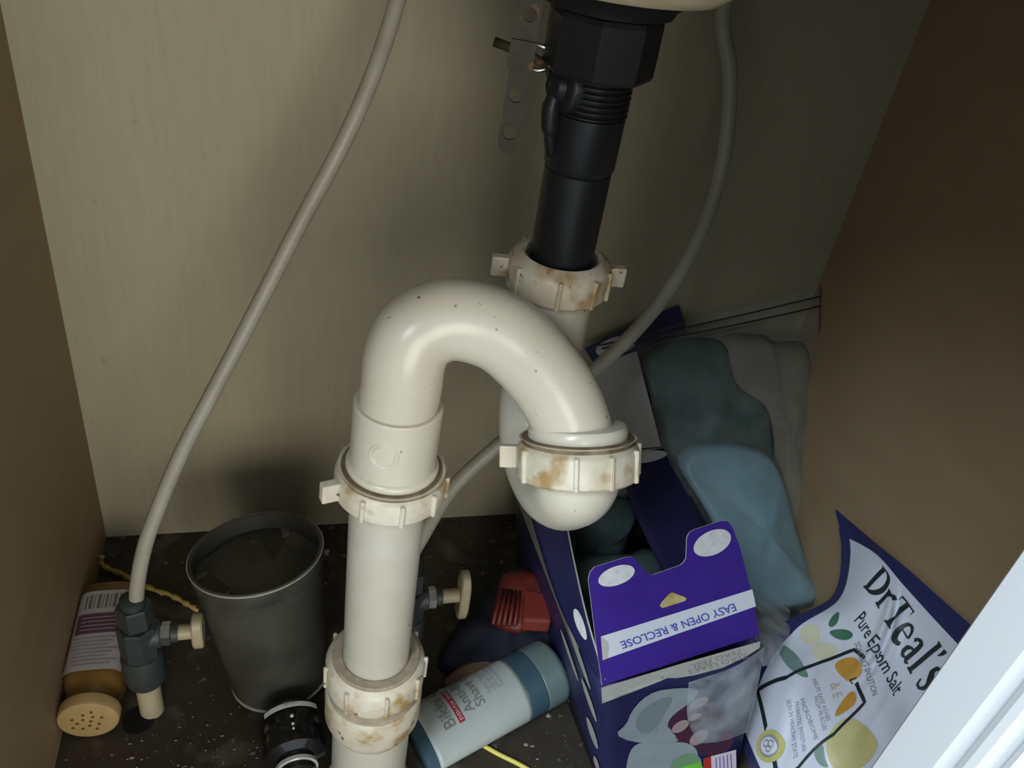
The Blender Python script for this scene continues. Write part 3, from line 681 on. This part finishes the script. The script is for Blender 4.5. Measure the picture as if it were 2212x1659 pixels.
# front flap with two tabs, glue dots, arrow and reclosing strip
FLq = [(0.3200,-0.2480,0.1980),(0.4280,-0.2220,0.2068),(0.3332,-0.2777,0.1310),(0.4515,-0.2539,0.1310)]
gA, gB, gC, gD = [Vector(p) for p in FLq]
PFl = qpatch(gA, gB, gC, gD)
fo = [(-0.005,0.045),(0.011,-0.012),(0.039,-0.041),(0.233,-0.030),(0.273,-0.015),(0.290,0.020),(0.349,0.160),(0.381,0.191),(0.562,0.190),(0.588,0.173),(0.604,0.148),(0.629,-0.014),(0.649,-0.048),(0.685,-0.059),(0.863,-0.053),(0.912,-0.032),(0.937,0.025),(0.965,0.201),(0.985,0.489),(0.998,0.740),(1.000,1.000),(0.474,1.001),(-0.000,1.000),(-0.005,0.611)]
nF = PFl.n(.5, .5)
def flap_solid(name, pa, outline, m, th, parent, sub_=1):
    pts = outline; V = [pa.at(s, t) for s, t in pts]+[pa.at(s, t, -th) for s, t in pts]; n_ = len(pts)
    F = [tuple(range(n_)), tuple(range(2*n_-1, n_-1, -1))]+[(k, (k+1) % n_, n_+(k+1) % n_, n_+k) for k in range(n_)]
    return mesh(name, V, F, m, parent)
ff = flap_solid('front_flap', PFl, fo, [BOXP, BOXW], .0007, cx_); ff['label'] = 'purple front flap with two tabs'
for p in ff.data.polygons:
    if len(p.vertices) == 4 or p.index == 1: p.material_index = 1
def pdecal(name, pa, poly, m, parent, off=.0005): return mesh(name, [pa.at(s, t, off) for s, t in poly], [tuple(range(len(poly)))], m, parent)
def sm_oval(c4):   # oval from centre, right and top points in (s,t)
    c, a, b = c4; return [(c[0]+(a[0]-c[0])*math.cos(q)+(b[0]-c[0])*math.sin(q), c[1]+(a[1]-c[1])*math.cos(q)+(b[1]-c[1])*math.sin(q)) for q in [2*math.pi*k/28 for k in range(28)]]
pdecal('glue_dot', PFl, sm_oval([(0.161,0.090),(0.273,0.100),(0.166,0.009)]), GLUE, ff)
pdecal('glue_dot', PFl, sm_oval([(0.786,0.094),(0.914,0.101),(0.796,-0.008)]), GLUE, ff)
pdecal('gold_arrow', PFl, [(0.394,0.465),(0.408,0.439),(0.467,0.388),(0.485,0.388),(0.561,0.468),(0.565,0.486),(0.551,0.496),(0.409,0.492)], GOLD, ff)
pdecal('white_strip', PFl, [(0.024,0.559),(0.999,0.584),(1.004,0.738),(0.018,0.770)], STRIPW, ff)
pdecal('strip_fold', PFl, [(0.024,0.559),(0.060,0.627),(0.058,0.684),(0.045,0.767),(0.018,0.770)], BOXW, ff, .0008)
ea, eb, ec = [(0.864,0.683),(0.126,0.693),(0.858,0.631)]
ex_ = Vector((eb[0]-ea[0], eb[1]-ea[1])); tV, tF = font2d('EASY OPEN & RECLOSE', 1.0, 'LEFT', .012); tw_ = max(v[0] for v in tV)
ey_ = Vector([(0.869,0.718)][0])-Vector([(0.856,0.646)][0]); hgt = .72
mesh('strip_lettering', [PFl.at(ea[0]+ex_.x*x/tw_+ey_.x*y/hgt, ea[1]-.035+ex_.y*x/tw_+ey_.y*y/hgt, .0009) for x, y in tV], tF, INKB, ff)
# torn white edge, navy field and pictures on the front panel
def fp(name, poly, m, off=.0005): return decal(name, PF, poly, m, cx_, off, 4, 3)
fp('torn_white_edge', [(-0.003,-0.001),(0.477,-0.017),(0.997,-0.019),(1.001,0.024),(0.918,0.057),(0.762,0.095),(0.579,0.097),(0.464,0.084),(0.338,0.044),(0.196,0.043),(0.086,0.071),(0.003,0.136)], BOXW, .0006)
def lastmap(pa, o, xr, yu, off):
    def fn(x, y): return pa.at(o[0]+xr[0]*x+yu[0]*y, o[1]+xr[1]*x+yu[1]*y, off)
    return fn
for tx, pts in (('ZERO FEEL', [(0.869,-0.010),(0.533,0.007),(0.881,0.023)]), ('ZERO LEAKS', [(0.914,0.032),(0.519,0.042),(0.930,0.066)])):
    V, F = font2d(tx, 1.0); tw_ = max(v[0] for v in V); a, b, c = pts
    mesh('faint_lettering', [PF.at(a[0]+(b[0]-a[0])*x/tw_+(c[0]-a[0])*y/.72, a[1]+(b[1]-a[1])*x/tw_+(c[1]-a[1])*y/.72, .0012) for x, y in V], F, INKG, cx_)
fp('maroon_picture', chaikin([(0.441,0.382),(0.538,0.268),(0.661,0.264),(0.788,0.354),(0.865,0.511),(0.943,0.660),(0.863,0.756),(0.692,0.743),(0.516,0.596),(0.434,0.542)]), MAROON, .0007)
fp('pad_picture', chaikin([(0.085,0.438),(0.158,0.365),(0.183,0.267),(0.246,0.178),(0.331,0.138),(0.465,0.157),(0.590,0.191),(0.626,0.228),(0.572,0.294),(0.470,0.359),(0.435,0.411),(0.438,0.446),(0.327,0.500),(0.471,0.533),(0.542,0.600),(0.381,0.591),(0.189,0.532)],1), PADG, .0009)
fp('pad_hollow', chaikin([(0.206,0.370),(0.251,0.264),(0.351,0.210),(0.456,0.211),(0.419,0.310),(0.368,0.430),(0.310,0.484),(0.247,0.461)]), PADG2, .0011)
fp('pad_picture', chaikin([(0.220,0.538),(0.380,0.587),(0.575,0.598),(0.686,0.697),(0.674,0.868),(0.653,0.974),(0.414,0.996),(0.179,0.936),(0.170,0.703)]), PADG, .00105)
for c3 in [[(0.629,0.308),(0.690,0.291),(0.613,0.273)],[(0.522,0.468),(0.576,0.442),(0.505,0.427)],[(0.664,0.583),(0.718,0.541),(0.633,0.541)],[(0.611,0.413),(0.654,0.401),(0.602,0.390)]]:
    fp('bead_picture', sm_oval(c3), BEADP, .0012)
fp('pale_green_picture', chaikin([(0.461,0.766),(0.617,0.681),(0.730,0.778),(0.677,0.896),(0.528,0.938)]), GREENP, .0013)
fp('green_picture', [(0.494,0.840),(0.598,0.802),(0.704,0.783),(0.732,0.846),(0.728,0.970),(0.584,0.983),(0.479,0.956)], GREENB, .0015)
fp('red_picture', [(0.720,0.754),(0.773,0.745),(0.813,0.974),(0.743,0.978)], REDPR, .0015)
fp('pink_panel', [(0.773,0.745),(0.952,0.716),(1.004,0.982),(0.814,0.982)], PINKB, .0014)
for k in range(5):
    a = [(0.796,0.763),(0.942,0.736)]; b = [(0.834,0.975),(0.997,0.982)]; q = .1+.18*k
    pa_ = (a[0][0]+(a[1][0]-a[0][0])*q, a[0][1]+(a[1][1]-a[0][1])*q); pb_ = (b[0][0]+(b[1][0]-b[0][0])*q, b[0][1]+(b[1][1]-b[0][1])*q)
    ribbon('print_line', lambda x, y: PF.at(x, y, .0018), [pa_, pb_], .006, INKB, cx_, 4)
# side flaps
PLf = Patch([[BTL, Vector((0.3497,-0.0866,0.1480))], [Vector((0.3222,-0.2079,0.1310)), Vector((0.3324,-0.2205,0.1500))], [FTL, Vector((0.3349,-0.2758,0.1340))]])
lf = sheet('left_flap', PLf, [BOXN], cx_, 6, 18, .0007); lf['label'] = 'navy left flap standing up with a glue dot'
decal('glue_dot', PLf, oval((.62, .655), .20, .085, 24), GLUE, lf, .0006)
ed = [tuple(Vector(PLf.at(1, k/16))) for k in range(17)]; V, F = tubevf(ed, .0006, 6); mesh('cut_edge', V, F, BOXW, lf)
PRf = Patch([[Vector((0.4189,-0.0627,0.1240)), BTR], [Vector((0.4090,-0.1174,0.1240)), Vector((0.4573,-0.1162,0.1310))], [Vector((0.4105,-0.1988,0.1210)), FTR]])
rf = sheet('right_flap', PRf, [BOXN], cx_, 6, 14, .0007); rf['label'] = 'dark navy right flap with a glue dot'
decal('glue_dot', PRf, oval((.60, .085), .40, .070, 24), GLUE, rf, .0006)
# back flap leaning on the wall: white inside, navy end
bk = [Vector(p) for p in [(0.3895,-0.0040,0.2167),(0.4713,-0.0040,0.2314),(0.3955,-0.0660,0.1330),(0.4561,-0.0600,0.1301)]]
PBk = qpatch(*bk)
bf = flap_solid('back_flap', PBk, [(0.067,0.243),(0.512,0.238),(0.985,1.000),(-0.000,1.000)], [BOXW], .0007, cx_); bf['label'] = 'white inside of the back flap'
ne = flap_solid('navy_flap_end', PBk, [(-0.058,0.183),(0.933,-0.040),(1.071,0.159),(0.525,0.260),(0.049,0.331)], [BOXN], .0006, cx_); ne['label'] = 'navy end of the back flap with a pale glue dot'
pdecal('glue_dot', PBk, sm_oval([(0.284,0.202),(0.508,0.182),(0.274,0.131)]), BOXW, ne, .0009)
# packs inside the carton
for k, (cxp, cyp, hx2, hy2, zt, rz) in enumerate([(.385, -.105, .038, .020, .108, .04), (.392, -.152, .042, .022, .092, .08), (.397, -.205, .044, .024, .088, .05)]):
    e1 = Vector((math.cos(rz), math.sin(rz), 0)); e2 = Vector((-math.sin(rz), math.cos(rz), .0))
    ol = [Vector((cxp, cyp, .004+zt/2))+e1*(hx2*a)+Vector((0, 0, 1))*(zt/2*b) for a, b in ((-1, -.7), (-.8, -1), (.8, -1), (1, -.7), (1, .7), (.85, 1), (-.85, 1), (-1, .7))]
    tag(pillow('pad_pack', ol, e2, hy2, hy2, INPACK, None, rings=7, lump=.25, seed=k*3, fscale=60, pw=.35),
        ['grey teal pad pack at the back inside the open carton', 'grey teal pad pack in the middle inside the open carton', 'grey teal pad pack at the front inside the open carton'][k], 'pad pack', 'pad packs in the carton')

# ------------------------------------------------------------------ clear zip bag with packs behind the carton
tag(pillow('teal_pad_pack', [(0.4323,-0.0300,0.1997),(0.4576,-0.0220,0.2125),(0.5032,-0.0240,0.2122),(0.5235,-0.0350,0.1758),(0.5489,-0.0500,0.1616),(0.5617,-0.0620,0.1296),(0.5549,-0.0750,0.1146),(0.5060,-0.0820,0.1182),(0.4655,-0.0700,0.1150),(0.4514,-0.0450,0.1507)], (.05, -.85, .5), 0.007, .006, PACKT, None, lump=.15, seed=11, fscale=45),
    'dark teal pad pack standing in the clear zip bag', 'pad pack', 'pad packs in the zip bag')
tag(pillow('blue_pad_pack', [(0.4586,-0.0820,0.1386),(0.4970,-0.0800,0.1501),(0.5436,-0.0780,0.1362),(0.5627,-0.0900,0.1115),(0.5863,-0.1050,0.0629),(0.5991,-0.1280,0.0330),(0.5984,-0.1500,0.0220),(0.5601,-0.1600,0.0267),(0.5280,-0.1650,0.0358),(0.5032,-0.1500,0.0681),(0.4808,-0.1180,0.1066)], (.02, -.80, .6), 0.011, .008, PACKB, None, lump=.12, seed=17, fscale=45),
    'pale blue pad pack lying in the front of the clear zip bag', 'pad pack', 'pad packs in the zip bag')
tag(pillow('white_bundle', [(0.5022,-0.0180,0.2074),(0.5411,-0.0160,0.2144),(0.5573,-0.0170,0.2075),(0.5841,-0.0180,0.2071),(0.5997,-0.0240,0.1865),(0.6100,-0.0340,0.1580),(0.6121,-0.0500,0.1173),(0.6071,-0.0720,0.0810),(0.6047,-0.0950,0.0451),(0.5829,-0.0850,0.0605),(0.5692,-0.0600,0.1060),(0.5350,-0.0400,0.1441)], (-.1, -.85, .45), .012, .008, WCLOTH, None, lump=.4, seed=23, fscale=38),
    'off-white crumpled cloth bundle in the corner inside the zip bag', 'cloth')
zb = thing('zip_bag', 'large clear plastic zip bag leaning in the back corner', 'bag', (0.5778,-0.1452,0.0000))
PZ = Patch([[(0.3878,-0.0100,0.1999),(0.4525,-0.0100,0.2179),(0.5189,-0.0100,0.2372),(0.5870,-0.0100,0.2577)],
            [(0.4222,-0.0500,0.2068),(0.4754,-0.0520,0.2075),(0.5329,-0.0460,0.2073),(0.5945,-0.0300,0.2053)],
            [(0.4351,-0.0920,0.1604),(0.4737,-0.1020,0.1671),(0.5306,-0.0880,0.1528),(0.6050,-0.0560,0.1281)],
            [(0.4747,-0.1420,0.1052),(0.4997,-0.1500,0.1165),(0.5440,-0.1320,0.0996),(0.5997,-0.0980,0.0663)],
            [(0.5247,-0.1780,0.0388),(0.5418,-0.1800,0.0419),(0.5697,-0.1720,0.0312),(0.5965,-0.1580,0.0245)]])
sheet('bag_film', PZ, FILM, zb, 24, 32, .0003)['label'] = 'clear plastic film'
for t_ in (.035, .075):
    V, F = tubevf([Vector(PZ.at(k/24, t_, .0008)) for k in range(25)], .00075, 6); mesh('zip_rib', V, F, ZIPM, zb, True)
V, F = tubevf([Vector(PZ.at(1, k/24, .0004)) for k in range(25)], .0006, 6); mesh('side_seam', V, F, ZIPM, zb, True)
# loose tip of film hanging by the carton
PZ2 = Patch([[Vector(PZ.at(0, .86, .001)), Vector(PZ.at(.45, .97, .001))], [Vector((0.4584,-0.2453,0.1100)), Vector((0.5065,-0.2243,0.0850))], [Vector((0.4630,-0.2572,0.1000)), Vector((0.4772,-0.2502,0.0900))]])
sheet('film_tip', PZ2, FILM2, zb, 8, 10, .0003)
fw = Patch([[Vector(PF.at(.52, .10, .0045)), Vector(PF.at(.80, .06, .006)), Vector(PF.at(1.01, .0, .004))], [Vector(PF.at(.55, .38, .0035)), Vector(PF.at(.78, .36, .007)), Vector(PF.at(1.01, .35, .004))], [Vector(PF.at(.66, .62, .0025)), Vector(PF.at(.82, .60, .005)), Vector(PF.at(1.0, .58, .003))]])
tag(sheet('clear_wrapper', fw, FILM2, None, 10, 10, .0003), 'torn clear plastic wrapper clinging to the carton front', 'wrapper')

# ------------------------------------------------------------------ bag of salts leaning on the right wall
sg_ = thing('salt_bag', 'white and navy bag of bath salts leaning on the right wall', 'bag', (.52, -.27, 0))
class Creased(Patch):
    def p(self, s, t):
        q = super().p(s, t)
        for (a, b, dep, wd, lift) in CREASES:
            dx, dy = b[0]-a[0], b[1]-a[1]; L2 = dx*dx+dy*dy; k = ((s-a[0])*dx+(t-a[1])*dy)/L2; l = math.sqrt(L2)
            dd = ((s-a[0])*dy-(t-a[1])*dx)/l; f = max(0, min(1, (k+.15)/.3))*max(0, min(1, (1.15-k)/.3))
            h = -dep*math.exp(-(dd/wd)**2)+lift*math.exp(-((dd+wd*2.2)/(wd*1.6))**2)+lift*.5*math.exp(-((dd-wd*2.4)/(wd*1.6))**2)
            q = q+CN*h*f
        return q
CN = Vector((-.62, -.35, .70)).normalized()
CREASES = [(*[(0.491,0.207),(0.542,0.576)], .0045, .022, .004), (*[(0.276,0.659),(0.465,0.882)], .0014, .03, .001), (*[(0.700,0.433),(0.778,0.679)], .0018, .03, .0015)]
PS = Creased([[(0.5880,-0.1311,0.1166),(0.5880,-0.1758,0.1277),(0.5880,-0.2145,0.1390),(0.5880,-0.2500,0.1478),(0.5880,-0.2840,0.1560)],[(0.5760,-0.1690,0.1086),(0.5760,-0.2005,0.1283),(0.5760,-0.2331,0.1292),(0.5760,-0.2678,0.1310),(0.5760,-0.3028,0.1345)],[(0.5560,-0.1991,0.0914),(0.5560,-0.2234,0.1099),(0.5560,-0.2548,0.1079),(0.5560,-0.2868,0.1024),(0.5560,-0.3189,0.1012)],[(0.5156,-0.2066,0.0720),(0.5317,-0.2360,0.0880),(0.5296,-0.2703,0.0940),(0.5251,-0.3036,0.0940),(0.5247,-0.3325,0.0880)],[(0.4889,-0.2318,0.0550),(0.4858,-0.2603,0.0740),(0.4852,-0.2924,0.0820),(0.4887,-0.3181,0.0800),(0.4984,-0.3403,0.0700)],[(0.4706,-0.2604,0.0200),(0.4600,-0.2911,0.0320),(0.4583,-0.3167,0.0340),(0.4654,-0.3358,0.0300),(0.4785,-0.3561,0.0250)]])
def sback(s, t): return .0012+.030*max(0, math.sin(math.pi*min(1, max(0, t))))**1.2*max(0, 4*s*(1-s))**.5
sheet('bag_body', PS, BAGW, sg_, 72, 72, .001, back=sback)
# crease down the front
def on(s, t, o=.0006): return PS.at(s, t, o)
def sdec(name, poly, m, o=.0006, parent=sg_, rings=6): return decal(name, PS, chaikin(poly) if len(poly) < 20 else poly, m, parent, o, rings, 1 if len(poly) < 20 else 2)
def strip(name, line, wd, m, o=.0006): return ribbon(name, lambda x, y: PS.at(x, y, o), line, wd, m, sg_, 10)
grid_decal('top_seam', PS, 0, 1, .0, .125, BAGN, sg_, .0006, 30, 6)['label'] = 'navy top seam'
strip('navy_edge', [(.025, .10), (.022, .3), (.03, .42), (.03, .62), (.01, .8), (.01, 1.0)], .075, BAGN)
strip('navy_edge', [(.975, .10), (.975, .4), (.975, 1.0)], .07, BAGN)
strip('navy_edge', [(0, .985), (1, .985)], .03, BAGN, .0007)
# lemons, leaves, frame
sdec('pale_lemon_print', [(0.076,0.601),(0.107,0.545),(0.193,0.588),(0.221,0.641),(0.151,0.645)], LEMON2)
sdec('lemon_print', [(0.206,0.652),(0.212,0.617),(0.277,0.595),(0.337,0.602),(0.315,0.659),(0.260,0.677)], LEMON2)
sdec('orange_print', [(0.370,0.648),(0.368,0.611),(0.419,0.558),(0.480,0.541),(0.510,0.559),(0.515,0.600),(0.493,0.632)], ORANGE, .0009)
sdec('orange_print', [(0.537,0.633),(0.573,0.621),(0.614,0.643),(0.599,0.721),(0.578,0.721),(0.552,0.687)], ORANGE, .0009)
sdec('lemon_print', [(0.654,0.791),(0.623,0.741),(0.631,0.686),(0.701,0.650),(0.787,0.628),(0.856,0.622),(0.896,0.701),(0.879,0.768),(0.798,0.811)], LEMON)
sdec('leaf_print', [(0.177,0.542),(0.145,0.489),(0.153,0.457),(0.210,0.509),(0.209,0.545)], LEAF, .0008)
sdec('leaf_print', [(0.206,0.568),(0.233,0.540),(0.293,0.508),(0.339,0.505),(0.326,0.547),(0.268,0.576)], LEAF, .0008)
sdec('grey_leaf_print', [(0.043,0.680),(0.086,0.677),(0.180,0.696),(0.271,0.715),(0.332,0.724),(0.294,0.740),(0.192,0.745),(0.090,0.721)], LEAF2, .0008)
sdec('grey_leaf_print', [(0.633,0.830),(0.633,0.807),(0.646,0.792),(0.713,0.811),(0.768,0.814),(0.714,0.832)], LEAF2, .0008)
for ln in ([(0.268,0.899),(0.051,0.852),(0.231,0.769),(0.324,0.648),(0.394,0.541),(0.476,0.513)], [(0.525,0.605),(0.639,0.606),(0.657,0.753),(0.595,0.884),(0.539,0.936)], [(0.415,0.922),(0.464,0.933),(0.520,0.942)]):
    strip('frame_print', ln, .016, BAGI, .0010)
# badge
bc = (0.344,0.916)
be = [(0.446,0.880),(0.297,0.893)]
def bring(k): return [(bc[0]+((be[0][0]-bc[0])*math.cos(q)+(be[1][0]-bc[0])*math.sin(q))*k, bc[1]+((be[0][1]-bc[1])*math.cos(q)+(be[1][1]-bc[1])*math.sin(q))*k) for q in [2*math.pi*j/32 for j in range(32)]]
sdec('badge_print', bring(1), BADGE, .0012); sdec('badge_centre', bring(.62), BAGW, .0015)
for a_, r_, ox, oy in ((0, .20, -.16, .16), (0, .20, .16, .12), (0, .17, 0, -.18)):
    c_ = bring(1); ctr = (bc[0]+(be[0][0]-bc[0])*ox+(be[1][0]-bc[0])*oy, bc[1]+(be[0][1]-bc[1])*ox+(be[1][1]-bc[1])*oy)
    rg = [(ctr[0]+(p[0]-bc[0])*r_, ctr[1]+(p[1]-bc[1])*r_) for p in c_]; ribbon('badge_drawing', lambda x, y: PS.at(x, y, .0018), rg+rg[:1], .004, INKM, sg_, 2)
rg = bring(.62); ribbon('badge_ring', lambda x, y: PS.at(x, y, .0018), rg+rg[:1], .006, INKM, sg_, 2)

# hand-drawn serif letters: strokes (x, y, width)
def arcp(cx, cy, rx, ry, a0, a1, w0, w1, n=10):
    out = []
    for k in range(n+1):
        q = k/n; a = math.radians(a0+(a1-a0)*q); out.append((cx+rx*math.cos(a), cy+ry*math.sin(a), w0+(w1-w0)*math.sin(math.pi*q)))
    return out
def sf(x0, x1, y): return [(x0, y, .035), (x1, y, .035)]
GL = {
 'D': (.66, [[(.14, 0, .11), (.14, .70, .11)], [(.12, .685, .04)]+arcp(.22, .35, .34, .335, 90, -90, .035, .125, 16)+[(.12, .015, .04)], sf(.02, .2, .017), sf(.02, .2, .683)]),
 'r': (.40, [[(.11, 0, .09), (.11, .46, .09)], [(.12, .30, .03), (.18, .41, .05), (.26, .45, .07), (.33, .42, .09)], sf(.02, .22, .015), sf(.02, .12, .45)]),
 'T': (.56, [[(.28, 0, .105), (.28, .70, .105)], sf(.02, .54, .685), [(.035, .70, .03), (.03, .56, .012)], [(.525, .70, .03), (.53, .56, .012)], sf(.18, .38, .015)]),
 'e': (.44, [[(.07, .25, .03), (.37, .27, .03)], arcp(.22, .235, .165, .225, 8, 120, .045, .055, 10)+arcp(.22, .235, .165, .225, 120, 318, .06, .10, 16)]),
 'a': (.46, [[(.09, .36, .07), (.13, .43, .05), (.22, .46, .05), (.29, .42, .085), (.305, .34, .09), (.305, .06, .09), (.36, .015, .05), (.43, .05, .02)], [(.30, .27, .03), (.18, .24, .04), (.10, .17, .08), (.10, .08, .085), (.16, .02, .06), (.24, .04, .035), (.30, .11, .03)]]),
 'l': (.25, [[(.12, 0, .09), (.12, .74, .09)], sf(.03, .22, .015), sf(.03, .12, .73)]),
 "'": (.16, [[(.07, .74, .09), (.075, .66, .07), (.04, .56, .015)]]),
 's': (.36, [[(.30, .36, .03), (.27, .44, .04), (.18, .465, .04), (.10, .42, .07), (.09, .34, .09), (.18, .26, .10), (.27, .18, .09), (.28, .08, .07), (.20, .01, .04), (.10, .02, .04), (.05, .12, .03)]]),
}
def serif_word(name, word, fn, m, parent):
    x = 0
    for ch in word:
        adv, strokes = GL[ch]; J = ([], [])
        for st_ in strokes: ribbon('x', lambda a, b, x=x: fn(a+x, b), st_, .05, m, None, 3, J)
        mesh(name, J[0], J[1], m, parent); x += adv
    return x
p0, p1 = [(0.216,0.323),(0.850,0.357)]; p2 = [(0.292,0.202)][0]
wd_ = sum(GL[c][0] for c in "DrTeal's")
ax_ = ((p1[0]-p0[0])/wd_, (p1[1]-p0[1])/wd_); ay_ = ((p2[0]-p0[0])/.56, (p2[1]-p0[1])/.56)
serif_word('brand_letter', "DrTeal's", lambda x, y: PS.at(p0[0]+ax_[0]*x+ay_[0]*y, p0[1]+ax_[1]*x+ay_[1]*y, .0011), BAGI, sg_)
def bagtext(name, txt, a, b, c, m, bold=0.0, off=.0011, cap=.72):
    V, F = font2d(txt, 1.0, 'LEFT', bold); tw_ = max(v[0] for v in V)
    mesh(name, [PS.at(a[0]+(b[0]-a[0])*x/tw_+(c[0]-a[0])*y/cap, a[1]+(b[1]-a[1])*x/tw_+(c[1]-a[1])*y/cap, off) for x, y in V], F, m, sg_)
for tx, q, m_ in (('Pure Epsom Salt', [(0.279,0.464),(0.730,0.471),(0.299,0.392)], BAGI), ('SOAKING SOLUTION', [(0.371,0.526),(0.645,0.567),(0.386,0.496)], INKD)):
    bagtext('printed_lettering', tx, *q, m_, .006 if m_ is BAGI else 0)
for tx, q in (('& E', [(0.435,0.685),(0.511,0.700),(0.456,0.654)]), ('HELPS EASE ACHES', [(0.353,0.720),(0.576,0.752),(0.363,0.708)]), ('FROM MUSCLES', [(0.427,0.746),(0.599,0.774),(0.438,0.734)]),
              ('MICROBIOME', [(0.378,0.780),(0.594,0.808),(0.391,0.768)]), ('PREBIOTIC MOISTURE', [(0.362,0.796),(0.571,0.851),(0.377,0.785)]), ('SKIN IN HEALTHY STATE', [(0.317,0.810),(0.541,0.879),(0.334,0.798)])):
    bagtext('small_lettering', tx, *q, mat('tan_print', (.50,.40,.25,1), .5) if tx[0] == '&' else INKM)

bagtext('printed_lettering', 'L', *[(0.488,0.621),(0.518,0.621),(0.502,0.593)], BAGI, .01, .0014)

# ------------------------------------------------------------------ crumbs on the floor
V = []; F = []; rnd = random.Random(7)
def crumb(x, y, r):
    k = len(V); n_ = rnd.choice((5, 6)); a0 = rnd.uniform(0, 6)
    for j in range(n_):
        a = a0+2*math.pi*j/n_; q = r*rnd.uniform(.5, 1.1); V.append((x+q*math.cos(a), y+q*.7*math.sin(a), .0002))
    V.append((x, y, .0002+r*.5))
    for j in range(n_): F.append((k+j, k+(j+1) % n_, k+n_))
    F.append(tuple(range(k+n_-1, k-1, -1)))
for (x, y, r) in [(0.3382,-0.2131,0.0035),(0.3152,-0.2338,0.0030),(0.3199,-0.2359,0.0024),(0.3209,-0.2461,0.0018),(0.3602,-0.2198,0.0018),(0.3501,-0.0179,0.0018),(0.3389,-0.0181,0.0012),(0.1228,-0.0872,0.0010),(0.0639,-0.0347,0.0010),(0.0468,-0.2073,0.0020),(0.1039,-0.1989,0.0016),(0.3606,-0.1855,0.0012),(0.0737,-0.1984,0.0014)]: crumb(x, y, r)
for k in range(260):
    x = rnd.uniform(.01, .36); y = rnd.uniform(-.33, -.01); crumb(x, y, rnd.choice((.0003, .0004, .0006, .0010)))
for k in range(160):
    crumb(rnd.gauss(.085, .03), rnd.gauss(-.225, .022), rnd.choice((.0003, .0005, .0008, .0012)))
o = mesh('floor_crumbs', V, F, mat('pale_crumbs', (.30,.26,.20,1), .8, var=(.14,.11,.08,1), vscale=200))
o['kind'] = 'stuff'; o['label'] = 'pale crumbs and flakes scattered over the dark floor'; o['category'] = 'debris'
V, F = [], []

for o in bpy.data.objects:
    if 'off' in o: del o['off']
